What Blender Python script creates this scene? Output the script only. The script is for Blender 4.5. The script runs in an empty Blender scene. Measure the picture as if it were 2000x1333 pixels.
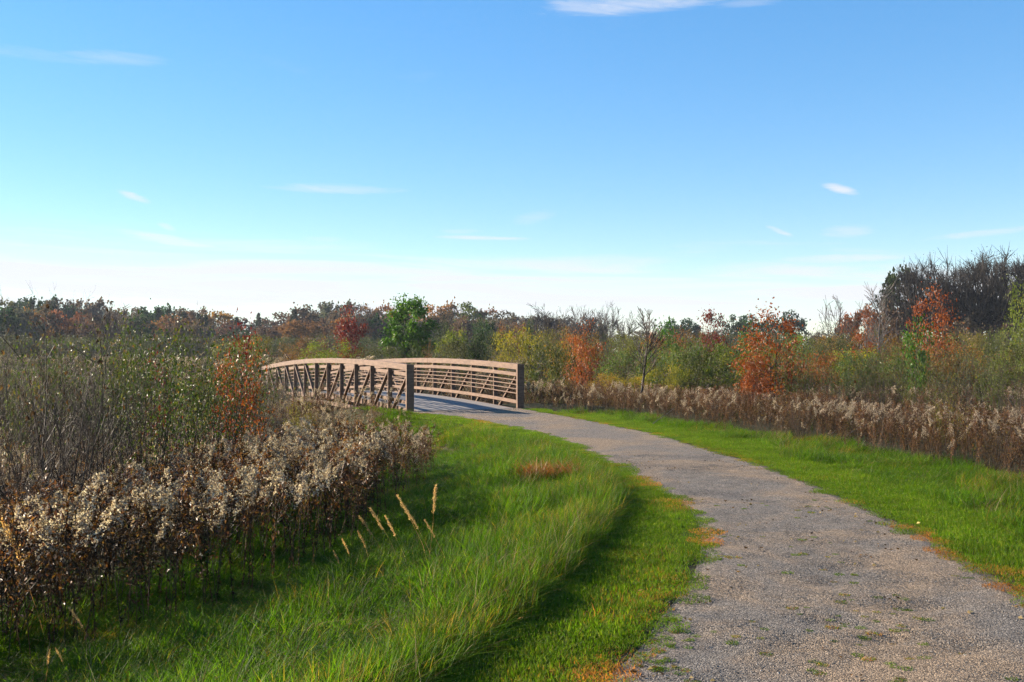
import bpy, math, random
import numpy as np
from mathutils import Vector, Matrix

# ---------------------------------------------------------------- camera, light, exposure
C = bpy.context.scene
F, H0, CAMH = 1944.0, 690.0, 1.7
cd = bpy.data.cameras.new('camera'); cam = bpy.data.objects.new('camera', cd)
C.collection.objects.link(cam); C.camera = cam
cam.location = (0, 0, CAMH); cam.rotation_euler = (math.radians(90), 0, 0)
cd.sensor_width = 36; cd.lens = 36 * F / 2000; cd.shift_y = (H0 - 666.5) / 2000
cd.clip_end = 6000; cd.clip_start = 0.05
SUN_AZ, SUN_EL = math.radians(-69), math.radians(20)
sl = bpy.data.lights.new('sun', 'SUN'); sun = bpy.data.objects.new('sun', sl)
C.collection.objects.link(sun)
sl.energy = 5.0; sl.angle = math.radians(0.5); sl.color = (1.0, 0.86, 0.68)
sd = Vector((math.sin(SUN_AZ) * math.cos(SUN_EL), math.cos(SUN_AZ) * math.cos(SUN_EL), math.sin(SUN_EL)))
sun.rotation_euler = sd.to_track_quat('Z', 'Y').to_euler(); sun.location = sd * 50
C.view_settings.view_transform = 'Standard'; C.view_settings.look = 'None'
C.view_settings.exposure = 1.8; C.view_settings.gamma = 1; C.view_settings.use_curve_mapping = False
C.render.engine = 'CYCLES'
cy = C.cycles
cy.max_bounces = 6; cy.diffuse_bounces = 3; cy.glossy_bounces = 2; cy.transmission_bounces = 4
cy.volume_bounces = 0; cy.transparent_max_bounces = 8; cy.use_denoising = True; cy.denoising_prefilter = 'NONE'; cy.denoising_input_passes = 'RGB_ALBEDO_NORMAL'
cy.caustics_reflective = False; cy.caustics_refractive = False
cy.sample_clamp_indirect = 4
cy.adaptive_threshold = 0.02

W = bpy.data.worlds.new('World'); C.world = W; W.use_nodes = True
wt = W.node_tree; wt.nodes.clear()
def N(t, ty, **k):
    n = t.nodes.new(ty)
    for a, b in k.items(): setattr(n, a, b)
    return n
def mth(t, op, a, b=None, c=None, clamp=False):
    n = N(t, 'ShaderNodeMath', operation=op); n.use_clamp = clamp
    for i, v in enumerate((a, b, c)):
        if v is None: continue
        if isinstance(v, (int, float)): n.inputs[i].default_value = v
        else: t.links.new(v, n.inputs[i])
    return n.outputs[0]
def mixc(t, fac, a, b, blend='MIX'):
    n = N(t, 'ShaderNodeMix', data_type='RGBA', blend_type=blend)
    for s, v in ((n.inputs[0], fac), (n.inputs[6], a), (n.inputs[7], b)):
        if isinstance(v, (int, float)): s.default_value = v
        elif isinstance(v, tuple): s.default_value = (*v, 1) if len(v) == 3 else v
        else: t.links.new(v, s)
    return n.outputs[2]
def smooth(t, x, a, b, lo=0.0, hi=1.0):
    n = N(t, 'ShaderNodeMapRange', interpolation_type='SMOOTHSTEP')
    if isinstance(x, (int, float)): n.inputs[0].default_value = x
    else: t.links.new(x, n.inputs[0])
    n.inputs[1].default_value = a; n.inputs[2].default_value = b
    n.inputs[3].default_value = lo; n.inputs[4].default_value = hi
    return n.outputs[0]
def noise(t, vec, scale, detail=2, rough=0.5, dist=0.0):
    n = N(t, 'ShaderNodeTexNoise'); n.inputs['Scale'].default_value = scale
    n.inputs['Detail'].default_value = detail; n.inputs['Roughness'].default_value = rough
    n.inputs['Distortion'].default_value = dist
    if vec is not None: t.links.new(vec, n.inputs['Vector'])
    return n.outputs[0]
def comb(t, x, y, z=0.0):
    n = N(t, 'ShaderNodeCombineXYZ')
    for i, v in enumerate((x, y, z)):
        if isinstance(v, (int, float)): n.inputs[i].default_value = v
        else: t.links.new(v, n.inputs[i])
    return n.outputs[0]

SKY_STRENGTH = 0.064
sky = N(wt, 'ShaderNodeTexSky', sky_type='NISHITA'); sky.sun_disc = False
sky.sun_elevation = SUN_EL; sky.sun_rotation = SUN_AZ
sky.altitude = 200; sky.air_density = 1.0; sky.dust_density = 0.0; sky.ozone_density = 3.0
tc = N(wt, 'ShaderNodeTexCoord'); sx = N(wt, 'ShaderNodeSeparateXYZ'); wt.links.new(tc.outputs['Generated'], sx.inputs[0])
az = mth(wt, 'ARCTAN2', sx.outputs[0], sx.outputs[1]); el = mth(wt, 'ARCSINE', sx.outputs[2])
# long streaks of thin high cloud low over the horizon, and single wisps higher up
v1 = comb(wt, mth(wt, 'MULTIPLY', az, 2.2), mth(wt, 'MULTIPLY', mth(wt, 'ADD', el, mth(wt, 'MULTIPLY', az, 0.02)), 34.0))
n1 = noise(wt, v1, 1.5, 7, 0.6, 0.6)
v2 = comb(wt, mth(wt, 'MULTIPLY', az, 14.0), mth(wt, 'MULTIPLY', mth(wt, 'ADD', el, mth(wt, 'MULTIPLY', az, .06)), 130.0), 3.0)
n2 = noise(wt, v2, 1.2, 8, 0.68, 1.2)
top = mth(wt, 'ADD', 0.088, mth(wt, 'MULTIPLY', mth(wt, 'SUBTRACT', n1, 0.5), 0.10))
top = mth(wt, 'SUBTRACT', top, mth(wt, 'MULTIPLY', az, 0.02))
dd = mth(wt, 'SUBTRACT', top, el)
band = mth(wt, 'MULTIPLY', smooth(wt, dd, -0.02, 0.025), smooth(wt, n1, 0.35, 0.56, 0.2, 1.0))
lowfade = smooth(wt, el, 0.012, 0.05, 0.45, 1.0)
band = mth(wt, 'MULTIPLY', band, lowfade)
cover = mth(wt, 'MULTIPLY', band, 0.92)
def pxang(px, py): return math.atan((px - 1000) / F), math.asin((H0 - py) / math.hypot(F, px - 1000, H0 - py))
for (px, py, wx, wy, tilt, s) in [(1250, 8, 170, 17, -0.03, .55), (1130, 12, 60, 14, .1, .45), (215, 114, 90, 12, -.03, .22), (60, 105, 120, 10, 0, .12),
        (262, 384, 26, 7, .3, .75), (325, 443, 16, 6, .3, .5), (335, 470, 80, 9, .14, .8), (655, 369, 110, 9, 0, .42),
        (1640, 369, 28, 8, .25, .85), (1523, 452, 24, 5, .4, .7), (945, 465, 85, 4, 0.02, .75), (900, 452, 40, 4, 0, .3), (1045, 424, 40, 12, -.2, .2),
        (1655, 452, 42, 11, 0, .36), (1930, 455, 90, 6, -.06, .45), (1640, 506, 110, 8, 0, .6), (630, 468, 40, 6, 0, .25), (1460, 6, 60, 8, 0, .2)]:
    a0, e0 = pxang(px, py); wx /= F; wy /= F
    u = mth(wt, 'SUBTRACT', az, a0); v = mth(wt, 'SUBTRACT', el, e0)
    v = mth(wt, 'ADD', v, mth(wt, 'MULTIPLY', u, tilt))
    q = mth(wt, 'ADD', mth(wt, 'POWER', mth(wt, 'ABSOLUTE', mth(wt, 'DIVIDE', u, wx)), 2.0), mth(wt, 'POWER', mth(wt, 'ABSOLUTE', mth(wt, 'DIVIDE', v, wy)), 2.0))
    q = mth(wt, 'ADD', q, mth(wt, 'MULTIPLY', mth(wt, 'SUBTRACT', n2, 0.5), 3.2))
    m = smooth(wt, q, 1.6, -0.5, 0.0, s)
    cover = mth(wt, 'MAXIMUM', cover, m)
# thin veils elsewhere in the sky, beyond the frame too
v3 = comb(wt, mth(wt, 'MULTIPLY', az, 3.0), mth(wt, 'MULTIPLY', el, 16.0), 7.0)
veil = mth(wt, 'MULTIPLY', smooth(wt, noise(wt, v3, 1.1, 5, 0.6, .5), 0.62, 0.85), 0.14)
cover = mth(wt, 'MAXIMUM', cover, veil)
skyc = N(wt, 'ShaderNodeHueSaturation'); skyc.inputs['Saturation'].default_value = 1.0; 
skyc.inputs['Saturation'].default_value = 1.65; skyc.inputs['Hue'].default_value = 0.508; skyc.inputs['Value'].default_value = 1.85
sgm = N(wt, 'ShaderNodeGamma'); sgm.inputs[1].default_value = 0.60; wt.links.new(sky.outputs[0], sgm.inputs[0]); wt.links.new(sgm.outputs[0], skyc.inputs['Color'])
final = mixc(wt, cover, skyc.outputs[0], (4.15, 4.2, 4.45))
bg = N(wt, 'ShaderNodeBackground'); wt.links.new(final, bg.inputs[0]); bg.inputs[1].default_value = SKY_STRENGTH
wo = N(wt, 'ShaderNodeOutputWorld'); wt.links.new(bg.outputs[0], wo.inputs[0])
W.cycles.sampling_method = 'MANUAL'; W.cycles.sample_map_resolution = 512

# ---------------------------------------------------------------- helpers
col = C.collection
RS = np.random.RandomState(7)
def P(px, py, z=0.0):
    D = (CAMH - z) * F / (py - H0)
    return ((px - 1000) / F * D, D)
class MB:
    """gathers vertices and faces (quads / tris) with a random value per piece"""
    def __init__(s): s.v = []; s.f = []; s.r = []; s.n = 0
    def add(s, v, f, r=None):
        v = np.asarray(v, float).reshape(-1, 3); f = np.asarray(f, int)
        s.v.append(v); s.f.append(f + s.n); s.n += len(v)
        s.r.append(np.full(len(v), RS.rand()) if r is None else np.broadcast_to(r, (len(v),)))
        return s
    def mesh(s, name, mat, smooth_=False):
        me = bpy.data.meshes.new(name)
        V = np.concatenate(s.v) if s.v else np.zeros((0, 3))
        lt = np.concatenate([np.full(len(f), f.shape[1]) for f in s.f]); li = np.concatenate([f.ravel() for f in s.f])
        me.vertices.add(len(V)); me.vertices.foreach_set('co', V.ravel().astype(np.float32))
        me.loops.add(len(li)); me.loops.foreach_set('vertex_index', li.astype(np.int32))
        me.polygons.add(len(lt)); ls = np.concatenate([[0], np.cumsum(lt)[:-1]])
        me.polygons.foreach_set('loop_start', ls.astype(np.int32)); me.polygons.foreach_set('loop_total', lt.astype(np.int32))
        a = me.attributes.new('rnd', 'FLOAT', 'POINT'); a.data.foreach_set('value', np.concatenate(s.r).astype(np.float32))
        me.update(calc_edges=True)
        me.polygons.foreach_set('use_smooth', np.full(len(lt), bool(smooth_)))
        me.materials.append(mat); me['H'] = float(V[:, 2].max())
        return me
def obj(name, me, parent=None, loc=(0, 0, 0), **tags):
    o = bpy.data.objects.new(name, me); col.objects.link(o); o.location = loc
    if parent is not None: o.parent = parent
    for k, v in tags.items(): o[k] = v
    return o
def thing(name, label, cat, loc=(0, 0, 0), rz=0.0, sc=(1, 1, 1), group=None):
    o = bpy.data.objects.new(name, None); col.objects.link(o)
    o.empty_display_size = 0.2
    o.location = loc; o.rotation_euler = (0, 0, rz); o.scale = sc
    o['label'] = label; o['category'] = cat
    if group: o['group'] = group
    return o
def unit(a): return a / np.maximum(np.linalg.norm(a, axis=-1, keepdims=True), 1e-9)
def tubes(mb, p0, p1, r0, r1, k=3, rnd=None):
    p0 = np.asarray(p0, float); p1 = np.asarray(p1, float); n = len(p0)
    if n == 0: return
    r0 = np.broadcast_to(r0, (n,)); r1 = np.broadcast_to(r1, (n,))
    d = unit(p1 - p0); ref = np.where(np.abs(d[:, 2:3]) > .9, [[1., 0, 0]], [[0, 0, 1.]])
    a = unit(np.cross(d, ref)); b = np.cross(d, a)
    an = np.arange(k) / k * 2 * math.pi
    ring = np.cos(an)[None, :, None] * a[:, None] + np.sin(an)[None, :, None] * b[:, None]
    V = np.concatenate([p0[:, None] + ring * r0[:, None, None], p1[:, None] + ring * r1[:, None, None]], 1)
    i = np.arange(k); j = (i + 1) % k
    f = np.stack([i, j, j + k, i + k], 1)[None] + (np.arange(n) * 2 * k)[:, None, None]
    mb.add(V.reshape(-1, 3), f.reshape(-1, 4), np.repeat(RS.rand(n) if rnd is None else rnd, 2 * k))
def leaves(mb, pos, d, size, asp=0.5, fold=0.25, rnd=None):
    """one folded diamond leaf per position, pointing along d"""
    pos = np.asarray(pos, float); n = len(pos)
    if n == 0: return
    d = unit(np.asarray(d, float)); r = unit(RS.randn(n, 3))
    a = unit(np.cross(d, r)); b = np.cross(d, a)
    L = np.broadcast_to(size, (n,))[:, None]
    m = pos + d * L * .45
    V = np.stack([pos, m + a * L * asp * .5 + b * L * fold * asp, pos + d * L, m - a * L * asp * .5 + b * L * fold * asp], 1)
    f = np.array([[0, 1, 2, 3]]) + (np.arange(n) * 4)[:, None]
    mb.add(V.reshape(-1, 3), f, np.repeat(RS.rand(n) if rnd is None else rnd, 4))
def blades(mb, base, h, w, lean, curl, rnd=None, segs=3):
    """grass blades: tapering strips bent over along their lean"""
    base = np.asarray(base, float); n = len(base)
    th = RS.rand(n) * 6.283; sd_ = np.stack([np.cos(th), np.sin(th), np.zeros(n)], 1)
    lean = np.asarray(lean, float)
    V = []
    for s in range(segs + 1):
        t = s / segs
        c = base + np.stack([lean[:, 0] * h * (t * .5 + curl * t * t), lean[:, 1] * h * (t * .5 + curl * t * t), h * (t - curl * .45 * t * t * np.hypot(lean[:, 0], lean[:, 1]))], 1)
        ww = (w * (1 - t) ** .6)[:, None] * .5
        if s < segs: V += [c - sd_ * ww, c + sd_ * ww]
        else: V += [c]
    V = np.stack(V, 1); m = 2 * segs + 1; o = (np.arange(n) * m)[:, None]
    rr = np.repeat(RS.rand(n) if rnd is None else rnd, m)
    q = np.concatenate([np.array([[2 * s, 2 * s + 1, 2 * s + 3, 2 * s + 2]]) + o for s in range(segs - 1)]) if segs > 1 else np.zeros((0, 4), int)
    mb.add(V.reshape(-1, 3), q, rr)
    b = mb.n - len(V) * m
    mb.f.append(np.array([[2 * segs - 2, 2 * segs - 1, 2 * segs]]) + o + b)

# ---------------------------------------------------------------- materials
def newmat(name):
    m = bpy.data.materials.new(name); m.use_nodes = True; t = m.node_tree; t.nodes.clear()
    return m, t, N(t, 'ShaderNodeOutputMaterial')
def ramp(t, fac, stops):
    r = N(t, 'ShaderNodeValToRGB'); e = r.color_ramp.elements
    while len(e) < len(stops): e.new(0.5)
    for i, (p, c) in enumerate(stops): e[i].position = p; e[i].color = (*c, 1)
    t.links.new(fac, r.inputs[0]); return r.outputs[0]
def foliage(name, stops, tr=0.4, rough=0.45, spec=0.35, objcol=False, dry=None, trgain=1.6, jitter=0.25, gain=0.64):
    m, t, out = newmat(name)
    at = N(t, 'ShaderNodeAttribute', attribute_name='rnd')
    oi = N(t, 'ShaderNodeObjectInfo')
    c = ramp(t, at.outputs['Fac'], [(p_, tuple(v * gain for v in q_)) for p_, q_ in stops])
    if objcol: c = mixc(t, 1.0, c, oi.outputs['Color'], 'MULTIPLY')
    if dry:
        da = N(t, 'ShaderNodeAttribute', attribute_name='dry', attribute_type='INSTANCER')
        f = smooth(t, mth(t, 'SUBTRACT', da.outputs['Fac'], mth(t, 'MULTIPLY', at.outputs['Fac'], 0.8)), -0.1, 0.25)
        c = mixc(t, f, c, dry)
    hv = N(t, 'ShaderNodeHueSaturation'); t.links.new(c, hv.inputs['Color'])
    t.links.new(mth(t, 'ADD', 1 - jitter, mth(t, 'MULTIPLY', oi.outputs['Random'], 2 * jitter)), hv.inputs['Value'])
    c = hv.outputs[0]
    b = N(t, 'ShaderNodeBsdfPrincipled'); t.links.new(c, b.inputs['Base Color'])
    b.inputs['Roughness'].default_value = rough; b.inputs['Specular IOR Level'].default_value = spec
    if tr > 0:
        tl = N(t, 'ShaderNodeBsdfTranslucent')
        g = mixc(t, 1.0, c, (trgain, trgain * 1.05, trgain * .7), 'MULTIPLY'); t.links.new(g, tl.inputs[0])
        mx = N(t, 'ShaderNodeMixShader'); mx.inputs[0].default_value = tr
        t.links.new(b.outputs[0], mx.inputs[1]); t.links.new(tl.outputs[0], mx.inputs[2]); t.links.new(mx.outputs[0], out.inputs[0])
    else: t.links.new(b.outputs[0], out.inputs[0])
    return m
def barkmat(name, c0, c1, rough=0.7, spec=0.3, sc=6, objcol=False):
    m, t, out = newmat(name)
    tcn = N(t, 'ShaderNodeTexCoord')
    at = N(t, 'ShaderNodeAttribute', attribute_name='rnd')
    n = noise(t, tcn.outputs['Object'], sc, 4, .65)
    c = ramp(t, mth(t, 'ADD', mth(t, 'MULTIPLY', n, .7), mth(t, 'MULTIPLY', at.outputs['Fac'], .3)), [(.25, tuple(v * .5 for v in c0)), (.75, tuple(v * .55 for v in c1))])
    b = N(t, 'ShaderNodeBsdfPrincipled'); t.links.new(c, b.inputs['Base Color'])
    b.inputs['Roughness'].default_value = rough; b.inputs['Specular IOR Level'].default_value = spec
    bp = N(t, 'ShaderNodeBump'); bp.inputs['Strength'].default_value = .4; bp.inputs['Distance'].default_value = .02
    t.links.new(n, bp.inputs['Height']); t.links.new(bp.outputs[0], b.inputs['Normal'])
    t.links.new(b.outputs[0], out.inputs[0]); return m
W3 = (1, 1, 1)
M = {}
M['mown'] = foliage('mown_grass', [(0, (.032, .085, .003)), (.5, (.078, .160, .003)), (.85, (.125, .18, .007)), (1, (.20, .19, .04))], tr=.45, rough=.6, spec=.12, dry=(.26, .10, .02), trgain=2.0, jitter=.28, gain=.74)
M['tall'] = foliage('tall_grass', [(0, (.026, .075, .003)), (.5, (.062, .150, .003)), (.92, (.125, .215, .005)), (1, (.22, .21, .04))], tr=.45, rough=.55, spec=.1, dry=(.22, .13, .02), trgain=2.0, jitter=.4)
M['straw'] = foliage('dead_straw', [(0, (.12, .08, .035)), (.6, (.30, .22, .11)), (1, (.45, .36, .20))], tr=.3, rough=.7, spec=.1)
M['orange_grass'] = foliage('orange_grass', [(0, (.20, .05, .01)), (.6, (.36, .10, .02)), (1, (.30, .20, .04))], tr=.4)
M['stem'] = foliage('weed_stem', [(0, (.035, .018, .010)), (.5, (.085, .045, .022)), (.85, (.14, .085, .04)), (1, (.22, .15, .07))], tr=0.15, rough=.55, jitter=.35)
M['weedleaf'] = foliage('withered_leaf', [(0, (.03, .018, .012)), (.45, (.07, .04, .022)), (.8, (.13, .07, .03)), (.93, (.24, .12, .03)), (1, (.16, .17, .03))], tr=.3, jitter=.35, rough=.75, spec=.1)
M['rustweed'] = foliage('rusty_leaf', [(0, (.07, .025, .012)), (.6, (.17, .065, .022)), (1, (.26, .13, .03))], tr=.35, jitter=.35)
M['plume'] = foliage('seed_fluff', [(0, (.17, .11, .078)), (.5, (.37, .28, .22)), (1, (.66, .56, .49))], tr=.4, rough=.9, spec=.05, trgain=1.3, jitter=.3, gain=.9)
M['reed'] = foliage('reed_seed', [(0, (.22, .12, .05)), (1, (.62, .42, .20))], tr=.45, rough=.8, trgain=1.7, gain=1.0)
M['leaf_green'] = foliage('shrub_leaf_green', [(0, (.022, .042, .008)), (.5, (.055, .088, .012)), (.8, (.12, .13, .018)), (.92, (.20, .10, .02)), (1, (.14, .05, .02))], tr=.38, rough=.45, spec=.22)
M['leaf_any'] = foliage('tinted_leaf', [(0, (.35, .38, .3)), (.45, (.95, 1, .7)), (.85, (1.5, 1.45, .8)), (1, (2.4, 1.3, .5))], tr=.4, rough=.5, spec=.22, objcol=True, jitter=.0, gain=1.0)
M['leaf_far'] = foliage('far_leaf', [(0, (.6, .6, .6)), (.5, (1, 1, 1)), (1, (1.4, 1.3, 1.1))], tr=.25, rough=.7, spec=.1, objcol=True, jitter=.0, gain=1.1)
M['maple'] = foliage('maple_leaf', [(0, (.025, .075, .006)), (.5, (.055, .14, .010)), (.9, (.11, .20, .015)), (.96, (.20, .20, .02)), (1, (.30, .07, .02))], tr=.38, rough=.45, spec=.2, jitter=0, gain=.72)
M['red'] = foliage('red_leaf', [(0, (.10, .010, .006)), (.6, (.22, .022, .012)), (.9, (.30, .06, .015)), (1, (.08, .09, .01))], tr=.35, rough=.45, spec=.25, jitter=0, gain=.6)
M['rust'] = foliage('rust_leaf', [(0, (.13, .024, .004)), (.5, (.30, .066, .006)), (.9, (.44, .13, .012)), (1, (.12, .13, .015))], tr=.38, rough=.42, spec=.3, jitter=0, gain=.74)
M['bark'] = barkmat('bark', (.035, .026, .020), (.12, .095, .075))
M['bark_dark'] = barkmat('dark_bark', (.018, .014, .012), (.06, .048, .04))
M['twig'] = barkmat('shrub_twig', (.030, .019, .013), (.090, .062, .044), rough=.6, spec=.2)
M['twig_pale'] = barkmat('pale_twig', (.12, .10, .085), (.32, .28, .25))
M['willow_twig'] = barkmat('thicket_twig', (.04, .032, .022), (.14, .11, .075))

# ---------------------------------------------------------------- the lie of the land
Lpx = [(1225, 1333), (1240, 1300), (1292, 1282), (1308, 1250), (1316, 1218), (1336, 1194), (1360, 1162), (1384, 1118), (1392, 1090), (1396, 1058), (1388, 1022), (1372, 998), (1340, 974), (1300, 952), (1240, 924), (1200, 900), (1130, 868), (1060, 846), (960, 825), (880, 812), (800, 806)]
Rpx = [(2040, 1215), (2000, 1182), (1948, 1150), (1900, 1110), (1840, 1082), (1780, 1042), (1720, 1010), (1660, 984), (1620, 966), (1580, 946), (1520, 924), (1480, 908), (1424, 892), (1380, 878), (1332, 866), (1288, 850), (1200, 832), (1130, 818), (1060, 806), (1018, 798)]
Le = np.array([(-5., -8), (-1.6, -2), (-.3, 1.5), (.25, 3.6)] + [P(*q) for q in Lpx])
Re = np.array([(-2., -8.6), (1.1, -2.6), (2.4, 1.0), (3.1, 4.0)] + [P(*q) for q in Rpx])
def resample(poly, n):
    s = np.concatenate([[0], np.cumsum(np.linalg.norm(np.diff(poly, axis=0), axis=1))]); u = np.linspace(0, s[-1], n)
    return np.stack([np.interp(u, s, poly[:, 0]), np.interp(u, s, poly[:, 1])], 1)
def blur(p, k):
    q = p.copy()
    for _ in range(k): q[1:-1] = (q[:-2] + 2 * q[1:-1] + q[2:]) / 4
    return q
Lx0 = (-2.987 + .12 * .9, 29.114 + .07); Rx0 = (.25 - .1, 30.60)
Le = np.concatenate([Le, [Lx0]]); Re = np.concatenate([Re, [Rx0]])
NP_ = 260
Le = blur(resample(Le, NP_), 6); Re = blur(resample(Re, NP_), 6)
poly_path = np.concatenate([Le, Re[::-1]])
def inpoly(poly, x, y):
    x = np.asarray(x, float); y = np.asarray(y, float); r = np.zeros(x.shape, bool); n = len(poly)
    for i in range(n):
        x0, y0 = poly[i]; x1, y1 = poly[(i + 1) % n]
        if y0 == y1: continue
        c = ((y0 > y) != (y1 > y)) & (x < (x1 - x0) * (y - y0) / (y1 - y0) + x0); r ^= c
    return r
# bridge numbers
BX, BY, BTH, BW, BP, BH, BSL, BCB = -2.987, 29.114, 0.433, 3.57, 1.885, 1.364, -0.016, 0.301
NPAN = 12; BL = BP * NPAN
bs, bc = math.sin(BTH), math.cos(BTH)
def bpt(side, t, z=0.0): return np.array([BX - t * bs + side * bc, BY + t * bc + side * bs, z])
def bz(t): return BSL * t + BCB * 4 * t * (BL - t) / BL ** 2
def dist(poly, x, y):
    """distance to a polyline, and on which side of it (positive = left of its direction)"""
    x = np.asarray(x, float); y = np.asarray(y, float)
    best = np.full(x.shape, 1e9); side = np.zeros(x.shape)
    for i in range(len(poly) - 1):
        a = poly[i]; b = poly[i + 1]; ab = b - a; L2 = ab @ ab
        t = np.clip(((x - a[0]) * ab[0] + (y - a[1]) * ab[1]) / L2, 0, 1)
        dx = x - a[0] - t * ab[0]; dy = y - a[1] - t * ab[1]; d = np.hypot(dx, dy)
        u = d < best; best = np.where(u, d, best); side = np.where(u, ab[0] * dy - ab[1] * dx, side)
    return best, side
bfar = bpt(0, BL)[:2]; bfar2 = bpt(BW, BL)[:2]
Lx = np.concatenate([Le[::6], [Le[-1], bfar, bfar + np.array([-6, 14]), bfar + np.array([-16, 24])]])
Rx = np.concatenate([Re[::6], [Re[-1], bfar2, bfar2 + np.array([-5, 13]), bfar2 + np.array([-14, 22])]])
def sstep(x, a, b):
    t = np.clip((x - a) / (b - a), 0, 1); return t * t * (3 - 2 * t)
_ph = np.random.RandomState(3).rand(40) * 6.28; _dr = np.random.RandomState(4).randn(40, 2)
def wob(x, y, sc, k=0):
    r = 0
    for i in range(5):
        d = _dr[(k + i) % 40]; d = d / np.hypot(*d) * sc * (1 + .37 * i)
        r = r + np.sin(x * d[0] + y * d[1] + _ph[(k * 3 + i) % 40])
    return r / 5
def gz(x, y):
    x = np.asarray(x, float); y = np.asarray(y, float)
    dl, sl_ = dist(Lx, x, y); dr, sr = dist(Rx, x, y)
    ol = np.where(sl_ > 0, dl, 0); orr = np.where(sr < 0, dr, 0)
    z = -.03 - .42 * sstep(ol, 1.2, 4.5) - .50 * sstep(ol, 4.0, 9) - .35 * sstep(orr, 2.2, 8)
    z = z - .62 * sstep(ol, .35, 1.9) * sstep(y, 15, 23) * sstep(-y, -60, -45)
    # creek bed passing under the bridge
    t = -(x - BX) * bs + (y - BY) * bc
    z = z - .85 * np.exp(-((t - BL * .5) / 4.2) ** 2) * (1 if True else 0) * np.exp(-(((x - BX) * bc + (y - BY) * bs) / 60) ** 2)
    z = z + .04 * wob(x, y, .9) * sstep(np.maximum(ol, orr), .3, 2) + .10 * wob(x, y, .13, 7) * sstep(np.maximum(ol, orr), 4, 12)
    D = np.hypot(x, y)
    z = z + 3.0 * sstep(D, 120, 300)
    return z
def nonuni(lo, hi, c0, c1, fine, g=1.12):
    a = list(np.arange(c0, c1, fine)); s = fine; v = a[-1]
    while v < hi: s *= g; v += s; a.append(v)
    s = fine; v = c0; b = []
    while v > lo: s *= g; v -= s; b.append(v)
    return np.array(b[::-1] + a)
gx = nonuni(-1800, 1800, -12, 12, .25); gy = nonuni(-600, 2600, 0, 36, .25)
GX, GY = np.meshgrid(gx, gy); GZ = gz(GX, GY)
GZ = GZ - .09 * (inpoly(poly_path, GX, GY) & (np.minimum(dist(Le, GX, GY)[0], dist(Re, GX, GY)[0]) > .2))
nx, ny = len(gx), len(gy); ii = np.arange(nx * ny).reshape(ny, nx)
mb = MB(); mb.add(np.stack([GX, GY, GZ], -1).reshape(-1, 3), np.stack([ii[:-1, :-1], ii[:-1, 1:], ii[1:, 1:], ii[1:, :-1]], -1).reshape(-1, 4), .5)
m, t, out = newmat('soil_and_thatch')
tcn = N(t, 'ShaderNodeTexCoord'); n_a = noise(t, tcn.outputs['Object'], .35, 5, .6); n_b = noise(t, tcn.outputs['Object'], 9, 5, .7)
c = ramp(t, mth(t, 'ADD', mth(t, 'MULTIPLY', n_a, .5), mth(t, 'MULTIPLY', n_b, .5)), [(.3, (.020, .026, .008)), (.5, (.045, .042, .018)), (.7, (.085, .062, .032))])
b = N(t, 'ShaderNodeBsdfPrincipled'); t.links.new(c, b.inputs[0]); b.inputs['Roughness'].default_value = .95; b.inputs['Specular IOR Level'].default_value = .1
bp = N(t, 'ShaderNodeBump'); bp.inputs['Distance'].default_value = .03; t.links.new(n_b, bp.inputs['Height']); t.links.new(bp.outputs[0], b.inputs['Normal'])
t.links.new(b.outputs[0], out.inputs[0])
obj('ground', mb.mesh('ground', m, True), kind='structure')

# gravel path
m, t, out = newmat('crushed_limestone')
tcn = N(t, 'ShaderNodeTexCoord'); oc = tcn.outputs['Object']
vo = N(t, 'ShaderNodeTexVoronoi'); vo.inputs['Scale'].default_value = 105; t.links.new(oc, vo.inputs['Vector'])
vo2 = N(t, 'ShaderNodeTexVoronoi'); vo2.inputs['Scale'].default_value = 260; t.links.new(oc, vo2.inputs['Vector'])
sp = N(t, 'ShaderNodeSeparateColor'); t.links.new(vo.outputs['Color'], sp.inputs[0])
stone = ramp(t, sp.outputs[0], [(0, (.062, .053, .044)), (.35, (.118, .101, .084)), (.7, (.175, .150, .124)), (1, (.29, .25, .205))])
big = noise(t, oc, .6, 6, .66, .6); mid = noise(t, oc, 5, 4, .65)
tan = mixc(t, smooth(t, big, .40, .62), (.86, .88, .92), (1.28, 1.10, .90), 'MIX')
c = mixc(t, 1.0, stone, tan, 'MULTIPLY')
c = mixc(t, smooth(t, mid, .5, .75, 0, .45), c, (.19, .135, .095))
c = mixc(t, smooth(t, noise(t, oc, 2.2, 5, .7), .58, .74, 0, .5), c, (.045, .038, .030))
b = N(t, 'ShaderNodeBsdfPrincipled'); t.links.new(c, b.inputs[0]); b.inputs['Roughness'].default_value = .9; b.inputs['Specular IOR Level'].default_value = .2
hh = mth(t, 'ADD', mth(t, 'MULTIPLY', vo.outputs['Distance'], -.9), mth(t, 'ADD', mth(t, 'MULTIPLY', vo2.outputs['Distance'], -.4), mth(t, 'MULTIPLY', mid, 1.6)))
bp = N(t, 'ShaderNodeBump'); bp.inputs['Distance'].default_value = .012; bp.inputs['Strength'].default_value = .9; t.links.new(hh, bp.inputs['Height']); t.links.new(bp.outputs[0], b.inputs['Normal'])
t.links.new(b.outputs[0], out.inputs[0]); M['gravel'] = m
DENTS = [(1790, 1183, .30, .07, .03), (1745, 1246, .22, .07, .028), (1665, 1214, .18, .06, .022), (1850, 1272, .22, .06, .022), (1400, 1268, .13, .05, .02), (1360, 1232, .1, .05, .02), (1550, 1262, .15, .05, .018), (1770, 1276, .16, .05, .02), (1600, 1140, .16, .05, .016),
         (1460, 965, .3, .12, .03), (1510, 975, .5, .14, .03), (1560, 985, .3, .12, .022), (1675, 1075, .14, .06, .018), (1640, 1108, .14, .05, .015), (1900, 1260, .2, .06, .02), (1610, 1210, .15, .05, .015)]
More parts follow.
